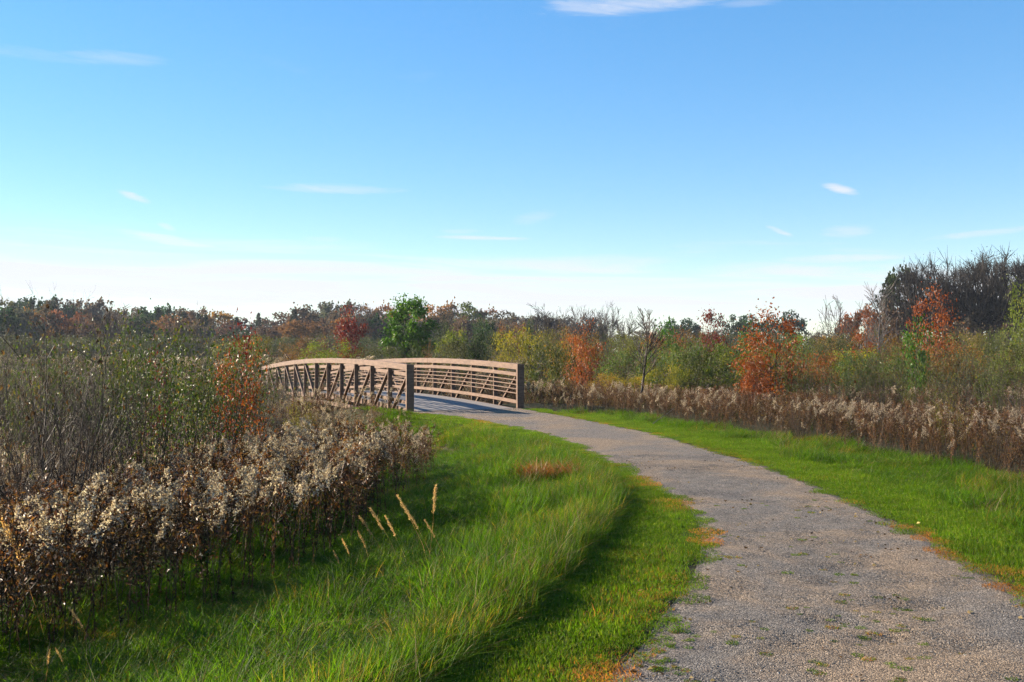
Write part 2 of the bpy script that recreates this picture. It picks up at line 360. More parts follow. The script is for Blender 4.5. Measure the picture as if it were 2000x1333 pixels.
def path_z(x, y):
    z = np.full(np.shape(x), .0) + .008 * wob(x, y, 2.6, 11) + .005 * wob(x, y, 9, 15) + .0025 * wob(x, y, 31, 19)
    for px, py, wx, wy, dp in DENTS:
        cx, cy_ = P(px, py); z = z - 1.1 * dp * np.exp(-((x - cx) / wx) ** 2 - ((y - cy_) / (wy * 2)) ** 2)
    return z
nU, nV = 64, 620
s_ = (np.linspace(0, 1, nV) ** 1.0)
Lf = resample(Le, nV); Rf = resample(Re, nV)
U = np.linspace(-.06, 1.06, nU)[None, :, None]
PP = Lf[:, None] * (1 - U) + Rf[:, None] * U
zz = path_z(PP[..., 0], PP[..., 1]); ed = np.minimum(U[..., 0], 1 - U[..., 0]); zz = zz - .025 * sstep(-ed, -.02, .06)
zz[-10:] = zz[-10:] * np.linspace(1, 0, 10)[:, None]
ii = np.arange(nU * nV).reshape(nV, nU)
mb = MB(); mb.add(np.concatenate([PP, zz[..., None]], -1).reshape(-1, 3), np.stack([ii[:-1, :-1], ii[:-1, 1:], ii[1:, 1:], ii[1:, :-1]], -1).reshape(-1, 4), .5)
obj('gravel_path', mb.mesh('gravel_path', M['gravel'], True), kind='structure')
# the path goes on past the far end of the bridge
q = [bpt(BW * .5, BL)[:2] + np.array(v) for v in ((0, 0), (-2.6, 5), (-7, 10), (-14, 15))]
mb = MB(); a = []
for i, c_ in enumerate(q):
    d_ = unit((q[min(i + 1, 3)] - q[max(i - 1, 0)])[None])[0]; nrm = np.array([-d_[1], d_[0]]) * 1.6
    zc = float(bz(BL)) if i == 0 else float(gz(c_[0], c_[1])) + .06
    a += [[*(c_ + nrm), zc], [*(c_ - nrm), zc]]
mb.add(a, [[0, 1, 3, 2], [2, 3, 5, 4], [4, 5, 7, 6]]); obj('far_path', mb.mesh('far_path', M['gravel']), kind='structure')

# ---------------------------------------------------------------- the bridge
m, t, out = newmat('painted_bridge_steel')
tcn = N(t, 'ShaderNodeTexCoord'); oc = tcn.outputs['Object']
mp = N(t, 'ShaderNodeMapping'); mp.inputs['Scale'].default_value = (1, 1, 5); t.links.new(oc, mp.inputs[0])
c = ramp(t, noise(t, mp.outputs[0], 3.0, 6, .7), [(.3, (.055, .028, .015)), (.5, (.122, .067, .039)), (.75, (.178, .103, .065))])
c = mixc(t, smooth(t, noise(t, oc, 14, 4, .7), .56, .72, 0, .55), c, (.10, .048, .028))
b = N(t, 'ShaderNodeBsdfPrincipled'); t.links.new(c, b.inputs[0]); b.inputs['Roughness'].default_value = .62; b.inputs['Specular IOR Level'].default_value = .3
bp = N(t, 'ShaderNodeBump'); bp.inputs['Distance'].default_value = .003; bp.inputs['Strength'].default_value = .5; t.links.new(noise(t, oc, 60, 3), bp.inputs['Height']); t.links.new(bp.outputs[0], b.inputs['Normal'])
t.links.new(b.outputs[0], out.inputs[0]); M['steel'] = m
m, t, out = newmat('concrete_deck')
tcn = N(t, 'ShaderNodeTexCoord'); c = ramp(t, noise(t, tcn.outputs['Object'], 4, 6, .7), [(.3, (.13, .118, .11)), (.7, (.20, .18, .165))])
b = N(t, 'ShaderNodeBsdfPrincipled'); t.links.new(c, b.inputs[0]); b.inputs['Roughness'].default_value = .85
t.links.new(b.outputs[0], out.inputs[0]); M['deck'] = m

br = thing('pedestrian_bridge', 'arched brown steel truss footbridge where the gravel path crosses the reedy wetland', 'bridge', (BX, BY, 0), BTH)
# local frame: x across (0 = left truss), y along
def box_sweep(pts, w, h, mat, name, bev=.006, parent=None):
    """rectangular steel section swept along local points; w across (x), h upright"""
    mb = MB(); pts = np.array(pts, float); n = len(pts)
    cs = np.array([(-w / 2 + bev, -h / 2), (w / 2 - bev, -h / 2), (w / 2, -h / 2 + bev), (w / 2, h / 2 - bev), (w / 2 - bev, h / 2), (-w / 2 + bev, h / 2), (-w / 2, h / 2 - bev), (-w / 2, -h / 2 + bev)])
    V = []
    for i in range(n):
        d = unit((pts[min(i + 1, n - 1)] - pts[max(i - 1, 0)])[None])[0]
        xx = np.array([1., 0, 0]); up = unit(np.cross(xx, d)[None])[0]
        if up[2] < 0 and abs(d[2]) < .8: up = -up
        V.append(pts[i] + cs[:, :1] * xx + cs[:, 1:] * up)
    V = np.concatenate(V); k = 8; f = []
    for i in range(n - 1):
        for j in range(k): f.append([i * k + j, i * k + (j + 1) % k, (i + 1) * k + (j + 1) % k, (i + 1) * k + j])
    mb.add(V, f); 
    caps = []
    for o_ in (0, (n - 1) * k):
        caps += [[o_, o_ + 1, o_ + 2, o_ + 3], [o_, o_ + 3, o_ + 4, o_ + 7], [o_ + 4, o_ + 5, o_ + 6, o_ + 7]]
    mb.f.append(np.array(caps)); me = mb.mesh(name, mat)
    import bmesh
    bm = bmesh.new(); bm.from_mesh(me); bmesh.ops.recalc_face_normals(bm, faces=bm.faces); bm.to_mesh(me); bm.free()
    return obj(name, me, br if parent is None else parent)
ts = np.linspace(0, BL, 49)
PH, PWD = .22, .20          # end post
for side in (0, 1):
    sgn = 1 if side == 0 else -1           # direction towards the walkway
    x0 = 0 if side == 0 else BW
    # posts at both ends
    for e in (0, 1):
        tt = 0 if e == 0 else BL
        zb, zt = -.35 if e == 0 else bz(BL) - .4, BH + bz(tt)
        p_ = box_sweep([(x0, tt, zb), (x0, tt, zt)], .23, .10, M['steel'], 'end_post')
        box_sweep([(x0, tt - .055 if e == 0 else tt + .055, zt - .14), (x0, tt - .055 if e == 0 else tt + .055, zt - .06)], .06, .008, M['deck'] if False else M['steel'], 'name_plate', .001, p_)
    tc_ = ts[(ts >= 0)]
    tr_ = np.linspace(.053, BL - .053, 49)
    # top chord in three lengths, with a seam between them
    for a_, b_ in ((.053, BL * .36), (BL * .36 + .012, BL * .66), (BL * .66 + .012, BL - .053)):
        tt = np.linspace(a_, b_, 18)
        box_sweep([(x0, v, BH - .09 + bz(v)) for v in tt], .13, .18, M['steel'], 'top_rail')
    xi = x0 + sgn * .095
    box_sweep([(xi, v, BH - .32 + bz(v)) for v in tr_], .045, .115, M['steel'], 'rub_rail')
    for k in range(4):
        box_sweep([(xi, v, BH - .50 - .135 * k + bz(v)) for v in tr_], .03, .03, M['steel'], 'rail', .004)
    box_sweep([(xi, v, .20 + bz(v)) for v in tr_], .03, .11, M['steel'], 'toe_rail')
    box_sweep([(x0, v, -.33 + bz(v)) for v in tr_], .13, .13, M['steel'], 'bottom_chord')
    for k in range(1, NPAN):
        v = k * BP
        box_sweep([(x0, v, -.262 + bz(v)), (x0, v, BH - .184 + bz(v))], .14, .055, M['steel'], 'truss_post')
    for k in range(NPAN):
        a_, b_ = k * BP, (k + 1) * BP
        if k < NPAN // 2: p0, p1 = (a_ + .07, BH - .24 + bz(a_)), (b_ - .07, -.24 + bz(b_))
        else: p0, p1 = (a_ + .07, -.24 + bz(a_)), (b_ - .07, BH - .24 + bz(b_))
        box_sweep([(x0, *p0), (x0, *p1)], .10, .06, M['steel'], 'diagonal_brace')
    # edge channel of the deck
    box_sweep([(x0 + sgn * .20, v, -.09 + bz(v)) for v in tr_], .05, .19, M['steel'], 'deck_edge_channel')
for y0_, y1_ in ((.06, .75), (BL - .75, BL - .06)):
    zt_ = -.38 + bz((y0_ + y1_) / 2); V = [(x, y, z) for x in (-.35, BW + .35) for y in (y0_, y1_) for z in (zt_ - 1.3, zt_)]
    mbb = MB(); mbb.add(V, [[0, 1, 3, 2], [4, 6, 7, 5], [0, 4, 5, 1], [2, 3, 7, 6], [0, 2, 6, 4], [1, 5, 7, 3]]); obj('abutment', mbb.mesh('abutment', M['deck']), br)
for k in range(NPAN + 1):
    v = min(max(k * BP, .1), BL - .1)
    box_sweep([(.07, v, -.26 + bz(v)), (BW - .07, v, -.26 + bz(v))], .1, .1, M['steel'], 'floor_beam') if False else None
    mbb = MB(); xs = (.068, BW - .068)
    z0_, z1_ = -.30 + bz(v), -.19 + bz(v)
    V = [(x, y, z) for x in xs for y in (v - .05, v + .05) for z in (z0_, z1_)]
    mbb.add(V, [[0, 1, 3, 2], [4, 6, 7, 5], [0, 4, 5, 1], [2, 3, 7, 6], [0, 2, 6, 4], [1, 5, 7, 3]]); obj('floor_beam', mbb.mesh('floor_beam', M['steel']), br)
# deck slabs, one per panel, with open joints
for k in range(NPAN):
    a_, b_ = k * BP + (.004 if k else -.0), (k + 1) * BP - .004
    vs = np.linspace(a_, b_, 5); mbb = MB(); V = []
    for v in vs: V += [(.24, v, -.17 + bz(v)), (BW - .24, v, -.17 + bz(v)), (BW - .24, v, .006 + bz(v)), (.24, v, .006 + bz(v))]
    f = []
    for i in range(4):
        for j in range(4): f.append([i * 4 + j, i * 4 + (j + 1) % 4, i * 4 + 4 + (j + 1) % 4, i * 4 + 4 + j])
    f += [[0, 3, 2, 1], [16, 17, 18, 19]]
    mbb.add(V, f); obj('deck_slab', mbb.mesh('deck_slab', M['deck']), br)

# ---------------------------------------------------------------- scatter by geometry nodes
tmpl = {}
def template_coll(name, meshes):
    c_ = bpy.data.collections.new(name)
    for i, me in enumerate(meshes):
        o = bpy.data.objects.new('%s_%02d' % (name, i), me); c_.objects.link(o)
    return c_
def scatter(name, pts, rz, sc, idx, coll, dry=None, tilt=None, **tags):
    n = len(pts); me = bpy.data.meshes.new(name); me.vertices.add(n); me.vertices.foreach_set('co', np.asarray(pts, np.float32).ravel())
    rot = np.zeros((n, 3), np.float32); rot[:, 2] = rz
    if tilt is not None: rot[:, :2] = tilt
    sc = np.asarray(sc, np.float32)
    if sc.ndim == 1: sc = np.repeat(sc[:, None], 3, 1)
    for nm, ty, arr, key in (('rot', 'FLOAT_VECTOR', rot, 'vector'), ('scl', 'FLOAT_VECTOR', sc, 'vector'), ('idx', 'INT', np.asarray(idx, np.int32), 'value'), ('dry', 'FLOAT', np.zeros(n, np.float32) if dry is None else np.asarray(dry, np.float32), 'value')):
        a = me.attributes.new(nm, ty, 'POINT'); a.data.foreach_set(key, arr.ravel())
    o = obj(name, me, **tags)
    g = bpy.data.node_groups.new('scatter_' + name, 'GeometryNodeTree')
    g.interface.new_socket('Geometry', in_out='INPUT', socket_type='NodeSocketGeometry'); g.interface.new_socket('Geometry', in_out='OUTPUT', socket_type='NodeSocketGeometry')
    gi = g.nodes.new('NodeGroupInput'); go = g.nodes.new('NodeGroupOutput'); ip = g.nodes.new('GeometryNodeInstanceOnPoints')
    ci = g.nodes.new('GeometryNodeCollectionInfo'); ci.inputs[0].default_value = coll; ci.inputs[1].default_value = True; ci.inputs[2].default_value = True
    def na(nm, ty):
        x = g.nodes.new('GeometryNodeInputNamedAttribute'); x.data_type = ty; x.inputs[0].default_value = nm; return x.outputs[0]
    g.links.new(gi.outputs[0], ip.inputs['Points']); g.links.new(ci.outputs[0], ip.inputs['Instance']); ip.inputs['Pick Instance'].default_value = True
    g.links.new(na('idx', 'INT'), ip.inputs['Instance Index']); g.links.new(na('rot', 'FLOAT_VECTOR'), ip.inputs['Rotation']); g.links.new(na('scl', 'FLOAT_VECTOR'), ip.inputs['Scale'])
    g.links.new(ip.outputs[0], go.inputs[0])
    md = o.modifiers.new('scatter', 'NODES'); md.node_group = g
    return o
def in_view(x, y, margin=1.5, left_extra=3.0):
    w = y * (1000 / F); return (x < w + margin) & (x > -w - margin - left_extra) & (y > 3.2)

# --- grass templates
def disk(n, r): 
    a = RS.rand(n) * 6.283; q = np.sqrt(RS.rand(n)) * r; return np.stack([q * np.cos(a), q * np.sin(a), np.zeros(n)], 1)
mown = []
for i in range(6):
    mb = MB(); n = 330; b_ = disk(n, .2); a = RS.rand(n) * 6.283; l = RS.rand(n) * 1.2
    blades(mb, b_, .018 + RS.rand(n) * .03, .0045 + RS.rand(n) * .003, np.stack([np.cos(a) * l, np.sin(a) * l], 1), .3 + RS.rand(n) * .5, segs=2)
    mown.append(mb.mesh('mown_tuft', M['mown']))
tall = []
for i in range(8):
    mb = MB(); n = 230; b_ = disk(n, .2); a = 1.5 * RS.randn(n); l = .2 + RS.rand(n) ** 1.5 * 1.2
    blades(mb, b_, .07 + RS.rand(n) ** 1.6 * (.17 + .05 * (i % 3)), .0045 + RS.rand(n) * .0035, np.stack([np.cos(a) * l, np.sin(a) * l], 1), .3 + RS.rand(n) * .9, segs=4)
    tall.append(mb.mesh('tall_tuft', M['tall']))
for i in range(3):
    mb = MB(); n = 16; b_ = disk(n, .22); a = RS.rand(n) * 6.283; l = .3 + RS.rand(n) * 1.1
    blades(mb, b_, .22 + RS.rand(n) * .22, .0035 + RS.rand(n) * .002, np.stack([np.cos(a) * l, np.sin(a) * l], 1), .3 + RS.rand(n) * .9, segs=4)
    tall.append(mb.mesh('straw_tuft', M['straw']))
weedt = []
for i in range(3):
    mb = MB(); n = 60; b_ = disk(n, .05); a = RS.rand(n) * 6.283
    blades(mb, b_, .008 + RS.rand(n) * .016, .004 + RS.rand(n) * .003, np.stack([np.cos(a), np.sin(a)], 1) * 1.2, .3 + RS.rand(n) * .4, segs=2)
    weedt.append(mb.mesh('path_weed', M['mown']))
C_mown = template_coll('mown_tufts', mown); C_tall = template_coll('tall_tufts', tall); C_weed = template_coll('weed_tufts', weedt)

# --- regions
mowpx = [(780, 1380), (840, 1320), (930, 1250), (1000, 1200), (1080, 1135), (1150, 1060), (1188, 1000), (1186, 972), (1160, 940), (1110, 905), (1040, 868), (960, 843), (880, 826), (800, 812)]
mowL = np.array([(-2.5, 0), (-1.2, 3.4)] + [P(a, b, -.03) for a, b in mowpx])
goldpx = [(-150, 1380), (0, 1318), (200, 1268), (330, 1228), (430, 1190), (600, 1128), (690, 1068), (760, 1018), (845, 955), (850, 900), (835, 862), (812, 838), (792, 822)]
goldL = np.array([P(a, b, -.42 if b > 900 else -.15) for a, b in goldpx])
gl_poly = np.concatenate([goldL, [bpt(-.45, .3)[:2], bpt(-.5, 14)[:2], bpt(-.5, BL + 2)[:2], (-20, 58), (-45, 52), (-25, 10), (-7.5, 3.0)]])
goldpxR = [(1036, 803), (1080, 812), (1140, 820), (1175, 817), (1230, 824), (1290, 840), (1340, 843), (1400, 858), (1450, 860), (1500, 874), (1560, 876), (1600, 888), (1700, 903), (1750, 908), (1800, 924), (1900, 948), (1950, 955), (2010, 978), (2150, 1015)]
goldR = np.array([P(a, b, -.12) for a, b in goldpxR])
gr_poly = np.concatenate([goldR, [(30, 14), (50, 30), (40, 60), (-6, 60), bpt(BW + .5, BL)[:2], bpt(BW + .5, 3)[:2]]])

# mown grass on both sides of the path
gxx, gyy = np.meshgrid(np.arange(-8, 18, .165), np.arange(3.2, 32, .165)); x = gxx.ravel() + RS.rand(gxx.size) * .15; y = gyy.ravel() + RS.rand(gxx.size) * .15
k = in_view(x, y, 1, 1); x, y = x[k], y[k]
dl, sl_ = dist(Le[::3], x, y); dr, sr = dist(Re[::3], x, y); onp = inpoly(poly_path, x, y)
dm, sm = dist(mowL, x, y)
edgeL = np.where(onp, -dl, dl); edgeR = np.where(onp, -dr, dr); edge = np.minimum(np.where(sl_ > 0, dl, 9), np.where(sr < 0, dr, 9))
edge = np.where(onp, -np.minimum(dl, dr), edge)
wv = .10 * wob(x, y, 5.5, 2) + .07 * wob(x, y, 13, 5)
left = (sl_ > 0) & ~onp & (sr > 0 if False else True) & (dl < dr)
bu = (x - BX) * bc + (y - BY) * bs; bv = -(x - BX) * bs + (y - BY) * bc; onb = (bv > -.35) & (bu > -.25) & (bu < BW + .25)
okL = (left | (onp & (dl < .2))) & ((sm < 0) | (dm < .35)) & (edge > .03 + wv)
okR = ~left & ~(onp & (dl < .2)) & (edge > .02 + wv) & (dr < 2.6 + .5 * wob(x, y, .6, 4)) & ~inpoly(gr_poly, x, y) & (y < 30.3)
sel = (okL | okR) & ~onb
# thin the supply to about 17 tufts a square metre
keep = RS.rand(len(x)) < 2
sel &= keep
x, y, ed_, lf = x[sel], y[sel], edge[sel], left[sel]
dryv = (1.0 * (.45 + .55 * (y < 13)) * np.exp(-np.clip(ed_ - .12, 0, 9) / .20) * (wob(x, y, 1.9, 9) > .02) * (1.15 * RS.rand(len(x)))
        + .12 * (wob(x, y, .7, 21) > .35) * (ed_ < .9)) * np.where(lf, 1, .85)
scl = .75 + RS.rand(len(x)) * .6; scl = scl * np.where(ed_ < .3, .7, 1)
scatter('mown_grass', np.stack([x, y, gz(x, y) + .012 + .02 * (ed_ < .3)], 1), RS.rand(len(x)) * 6.283, np.stack([scl, scl, scl * (.8 + .5 * RS.rand(len(x))) * np.where(ed_ < .25, .6, 1)], 1), RS.randint(0, 6, len(x)), C_mown, dry=dryv,
        kind='stuff', label='short mown green grass along both edges of the gravel path', category='grass')
print('mown', len(x))

# tall uncut grass
gxx, gyy = np.meshgrid(np.arange(-14, 20, .10), np.arange(3.2, 32, .10)); x = gxx.ravel() + RS.rand(gxx.size) * .1; y = gyy.ravel() + RS.rand(gxx.size) * .1
k = in_view(x, y, 1, 1.5); x, y = x[k], y[k]
dl, sl_ = dist(Le[::3], x, y); dr, sr = dist(Re[::3], x, y); onp = inpoly(poly_path, x, y); dm, sm = dist(mowL, x, y)
left = (dl < dr) & ~onp
ing = inpoly(gl_poly, x, y) | inpoly(gr_poly, x, y)
dgl, _ = dist(goldL, x, y); dgr, _ = dist(goldR, x, y)
okL = left & (sl_ > 0) & (sm > 0) & (~inpoly(gl_poly, x, y) | (dgl < 1.2 + .8 * RS.rand(len(x))))
okR = (~left) & ~onp & (sr < 0) & (dr > 1.1 + .35 * wob(x, y, .9, 14)) & (~inpoly(gr_poly, x, y) | (dgr < .8)) & (y < 30.5)
cell = (np.floor(x / .2).astype(int) + np.floor(y / .2).astype(int)) % 2 == 0
pr = np.where(okL, .30, np.where(dr < 1.6, .12, .22))
sel = (okL | okR) & (RS.rand(len(x)) < pr)
x, y, lf, dgl, dm_ = x[sel], y[sel], left[sel], dgl[sel], dm[sel]
lean_dir = .25 + .8 * wob(x, y, .8, 25) + 1.0 * wob(x, y, 2.2, 30) + .6 * RS.randn(len(x))
hs = (.62 + .45 * wob(x, y, 2.0, 33) + .25 * wob(x, y, .8, 13) + .35 * RS.rand(len(x))) * np.where(lf, 1.0, .82)
hs = hs * np.where(lf, .5 + .5 * sstep(dgl, .2, 1.0), 1)
hs = np.maximum(hs + np.where(lf, .35 * np.exp(-dm_ / .3), 0), .35)
dryv = np.clip(.22 * (wob(x, y, 1.1, 12) > .3) + .35 * RS.rand(len(x)) ** 4 - .08, 0, 1)
ws = .9 + .3 * RS.rand(len(x))
me_ = resample(mowL, 420); kk = RS.randint(10, 400, 900); tn = unit(me_[np.minimum(kk + 2, 419)] - me_[kk - 2]); off_ = .02 + .28 * RS.rand(900)
ex = me_[kk, 0] - tn[:, 1] * off_; ey = me_[kk, 1] + tn[:, 0] * off_; ok_ = (ey > 3.2) & (ey < 24)
ex, ey = ex[ok_], ey[ok_]; x = np.concatenate([x, ex]); y = np.concatenate([y, ey]); lean_dir = np.concatenate([lean_dir, RS.randn(len(ex)) * .8 + .4])
hs = np.concatenate([hs, (.82 + .25 * wob(ex, ey, 2.2, 8) + .3 * RS.rand(len(ex))) * (1 - .35 * sstep(ey, 12, 20))]); ws = np.concatenate([ws, .8 + .2 * RS.rand(len(ex))]); dryv = np.concatenate([dryv, .35 * RS.rand(len(ex)) ** 2])
scatter('tall_grass', np.stack([x, y, gz(x, y)], 1), lean_dir, np.stack([ws, ws, hs], 1), np.where(RS.rand(len(x)) < .10, RS.randint(8, 11, len(x)), RS.randint(0, 8, len(x))), C_tall, dry=dryv,
        kind='stuff', label='long uncut green grass between the mown verge and the dry goldenrod', category='grass')
print('tall', len(x))

# pebbles and weeds on the path
def peb(n, r):
    mb = MB(); b_ = disk(n, r); s = .0018 + RS.rand(n) ** 2.5 * .0045
    oct_ = np.array([(1, 0, 0), (0, 1, 0), (-1, 0, 0), (0, -1, 0), (0, 0, .8), (0, 0, -.6)], float)
    V = b_[:, None] + (oct_[None] * (.7 + .6 * RS.rand(n, 6, 1))) * s[:, None, None] * np.array([1, 1, .7]); V[..., 2] += .001
    f = np.array([[0, 1, 4], [1, 2, 4], [2, 3, 4], [3, 0, 4], [1, 0, 5], [2, 1, 5], [3, 2, 5], [0, 3, 5]])[None] + (np.arange(n) * 6)[:, None, None]
    mb.add(V.reshape(-1, 3), f.reshape(-1, 3), np.repeat(RS.rand(n), 6)); return mb
M['pebble'] = foliage('pebble', [(0, (.09, .082, .075)), (.5, (.19, .17, .15)), (.85, (.28, .245, .21)), (1, (.48, .43, .38))], tr=0, rough=.85, jitter=0, gain=.6)
C_peb = template_coll('pebble_patch', [peb(260, .2).mesh('pebbles', M['pebble']) for i in range(4)])
n = 9000; x = RS.rand(n) * 9 - 2; y = 3.5 + RS.rand(n) * 13
k = inpoly(poly_path, x, y) & in_view(x, y, .5, 0); x, y = x[k], y[k]; k = RS.rand(len(x)) < .16; x, y = x[k], y[k]
scatter('loose_gravel', np.stack([x, y, path_z(x, y)], 1), RS.rand(len(x)) * 6.28, .8 + .5 * RS.rand(len(x)), RS.randint(0, 4, len(x)), C_peb, kind='stuff', label='loose grey and tan gravel lying on the path', category='gravel')
wx_, wy_ = [], []
for px, py, s, k in [(1605, 1080, .25, 7), (1590, 1110, .3, 9), (1680, 1130, .3, 7), (1640, 1185, .35, 10), (1610, 1200, .2, 6), (1720, 1195, .3, 12), (1655, 1225, .22, 10), (1770, 1190, .2, 7), (1760, 1246, .3, 12), (1660, 1255, .2, 7), (1700, 1300, .3, 10), (1780, 1305, .2, 6), (1640, 1325, .2, 6), (1430, 1240, .3, 8),
                    (1500, 985, .5, 12), (1560, 1000, .5, 8), (1385, 1045, .15, 12), (1405, 1090, .12, 9), (1330, 1230, .15, 12), (1290, 1290, .25, 20), (1260, 1270, .2, 18), (1540, 1050, .4, 6), (1880, 1125, .12, 6), (1920, 1300, .3, 5)]:
    c_ = P(px, py); wx_ += list(c_[0] + RS.randn(k) * s * .6); wy_ += list(c_[1] + RS.randn(k) * s * .8)
x = np.array(wx_); y = np.array(wy_); kq = (RS.rand(len(x)) < .55) | (x < 1.6); x, y = x[kq], y[kq]
scatter('path_weeds', np.stack([x, y, path_z(x, y)], 1), RS.rand(len(x)) * 6.28, .35 + .6 * RS.rand(len(x)), RS.randint(0, 3, len(x)), C_weed, dry=RS.rand(len(x)) ** 2 * .6 - .1, kind='stuff', label='tiny green and yellow weeds growing through the gravel', category='weeds')

litt = []
for i in range(4):
    mb = MB(); n_ = 3; p_ = disk(n_, .15); p_[:, 2] = .006; leaves(mb, p_, np.stack([RS.randn(n_), RS.randn(n_), .15 * RS.rand(n_)], 1), .018 + .022 * RS.rand(n_), .6, .3); litt.append(mb.mesh('litter', M['straw'] if i % 2 else M['weedleaf']))
n = 2600; x = RS.rand(n) * 9 - 2; y = 4 + RS.rand(n) * 14; k = inpoly(poly_path, x, y) & in_view(x, y, .5, 0); x, y = x[k], y[k]
de = np.minimum(dist(Le[::3], x, y)[0], dist(Re[::3], x, y)[0]); k = RS.rand(len(x)) < .10 + .6 * np.exp(-de / .2); x, y = x[k], y[k]
scatter('leaf_litter', np.stack([x, y, path_z(x, y) + .003], 1), RS.rand(len(x)) * 6.28, .7 + .6 * RS.rand(len(x)), RS.randint(0, 4, len(x)), template_coll('litter_bits', litt), kind='stuff', label='tiny bits of dry leaf scattered on the gravel', category='leaf litter')
# ---------------------------------------------------------------- goldenrod
def curve(p0, d0, L, n, droop, rng):
    pts = [np.array(p0, float)]; d = np.array(d0, float)
    for i in range(n):
        d = d + np.array([0, 0, -droop / n]) + rng.randn(3) * .05; d /= np.linalg.norm(d); pts.append(pts[-1] + d * L / n)
    return np.array(pts)
def goldenrod(seed, H=1.05, plume_l=.2, nb=9, fluff=26, lean=.12):
    rng = np.random.RandomState(seed); st = MB(); pl = MB()
    a = rng.rand() * 6.28
    pts = curve((0, 0, 0), (math.cos(a) * lean, math.sin(a) * lean, 1), H, 7, .1, rng)
    r = np.linspace(.0042, .0018, 8); tubes(st, pts[:-1], pts[1:], r[:-1], r[1:], 3)
    nl = 64; tt = .05 + .75 * rng.rand(nl); ip = np.stack([np.interp(tt * 7, np.arange(8), pts[:, i]) for i in range(3)], 1)
    an = rng.rand(nl) * 6.28; dd_ = np.stack([np.cos(an), np.sin(an), -2.6 + 1.8 * rng.rand(nl)], 1)
    lf = MB(); leaves(lf, ip, dd_, .022 + .03 * rng.rand(nl), .28, .5)
    top = pts[-1]; pa = rng.rand() * 6.28
    for b_ in range(nb):
        u = b_ / nb; s = np.array([np.interp(7 - (1 - u) * plume_l / H * 7, np.arange(8), pts[:, i]) for i in range(3)])
        an = pa + rng.randn() * 1.1; L = plume_l * (.75 - .4 * u) * (.7 + .6 * rng.rand())
        cp = curve(s, (math.cos(an), math.sin(an), .9), L, 5, 2.2, rng)
        tubes(st, cp[:-1], cp[1:], .0014, .001, 3)
        k = fluff; q = rng.rand(k) * 5; fp = np.stack([np.interp(q, np.arange(6), cp[:, i]) for i in range(3)], 1) + rng.randn(k, 3) * .004
        leaves(pl, fp, rng.randn(k, 3) + np.array([0, 0, .8]), .013 + .012 * rng.rand(k), .75, .3)
    k = fluff * 2; q = 7 - rng.rand(k) * plume_l * .6 / H * 7; fp = np.stack([np.interp(q, np.arange(8), pts[:, i]) for i in range(3)], 1) + rng.randn(k, 3) * .008
    leaves(pl, fp, rng.randn(k, 3) + np.array([0, 0, .8]), .011 + .01 * rng.rand(k), .75, .3)
    return st.mesh('stem', M['stem']), lf.mesh('withered_leaves', M['weedleaf']), pl.mesh('plume', M['plume'])
def weed(seed, H=.9, leafmat='weedleaf', nl=80, ls=.04, br_=6):
    rng = np.random.RandomState(seed); st = MB(); lf = MB()
    pts = curve((0, 0, 0), (rng.randn() * .12, rng.randn() * .12, 1), H, 6, .05, rng); tubes(st, pts[:-1], pts[1:], .004, .003, 3)
    allp = [pts]
    for b_ in range(br_):
        u = .35 + .6 * rng.rand(); s = np.array([np.interp(u * 6, np.arange(7), pts[:, i]) for i in range(3)]); an = rng.rand() * 6.28
        cp = curve(s, (math.cos(an) * .7, math.sin(an) * .7, 1), H * .35 * (1.2 - u), 4, .1, rng); tubes(st, cp[:-1], cp[1:], .002, .001, 3); allp.append(cp)
    ps = np.concatenate(allp); k = rng.randint(0, len(ps) - 1, nl); fp = ps[k] + rng.randn(nl, 3) * .02
    leaves(lf, fp, rng.randn(nl, 3) + np.array([0, 0, -.2]), ls * (.5 + rng.rand(nl)), .35, .4)
    return st.mesh('stem', M['stem']), lf.mesh('leaves', M[leafmat])
golds = [goldenrod(100 + i, H=.98 + .05 * (i % 4) , plume_l=[.2, .26, .17, .23][i % 4], nb=[7, 9, 5, 8][i % 4], lean=[.05, .1, .16, .06, .2, .12][i % 6]) for i in range(7)]
weeds_ = [weed(200 + i, H=.8 + .1 * i, nl=110, leafmat='rustweed' if i == 3 else 'weedleaf') for i in range(4)]
gweeds = [weed(230 + i, H=.55, leafmat='leaf_green', nl=60, ls=.05, br_=4) for i in range(2)]
def joined(ms, name):
    """one mesh out of several, keeping their materials (for the mass that is not built plant by plant)"""
    V, F_, R, MI = [], [], [], []; o_ = 0; me = bpy.data.meshes.new(name)
    lt, li = [], []
    for i, m_ in enumerate(ms):
        nv = len(m_.vertices); v = np.empty(nv * 3, np.float32); m_.vertices.foreach_get('co', v); V.append(v)
        l = np.empty(len(m_.loops), np.int32); m_.loops.foreach_get('vertex_index', l); li.append(l + o_)
        q = np.empty(len(m_.polygons), np.int32); m_.polygons.foreach_get('loop_total', q); lt.append(q); MI.append(np.full(len(q), i, np.int32))
        r = np.empty(nv, np.float32); m_.attributes['rnd'].data.foreach_get('value', r); R.append(r); o_ += nv
        me.materials.append(m_.materials[0])
    V = np.concatenate(V); lt = np.concatenate(lt); li = np.concatenate(li)
    me.vertices.add(len(V) // 3); me.vertices.foreach_set('co', V); me.loops.add(len(li)); me.loops.foreach_set('vertex_index', li)
    me.polygons.add(len(lt)); me.polygons.foreach_set('loop_start', np.concatenate([[0], np.cumsum(lt)[:-1]]).astype(np.int32)); me.polygons.foreach_set('loop_total', lt); me.polygons.foreach_set('material_index', np.concatenate(MI))
    a = me.attributes.new('rnd', 'FLOAT', 'POINT'); a.data.foreach_set('value', np.concatenate(R)); me.update(calc_edges=True); return me
C_gold = template_coll('goldenrods', [joined(g, 'goldenrod') for g in golds] + [joined(g, 'weed') for g in weeds_] + [joined(g, 'green_weed') for g in gweeds])
NG, NW_, NGW = 7, 4, 2
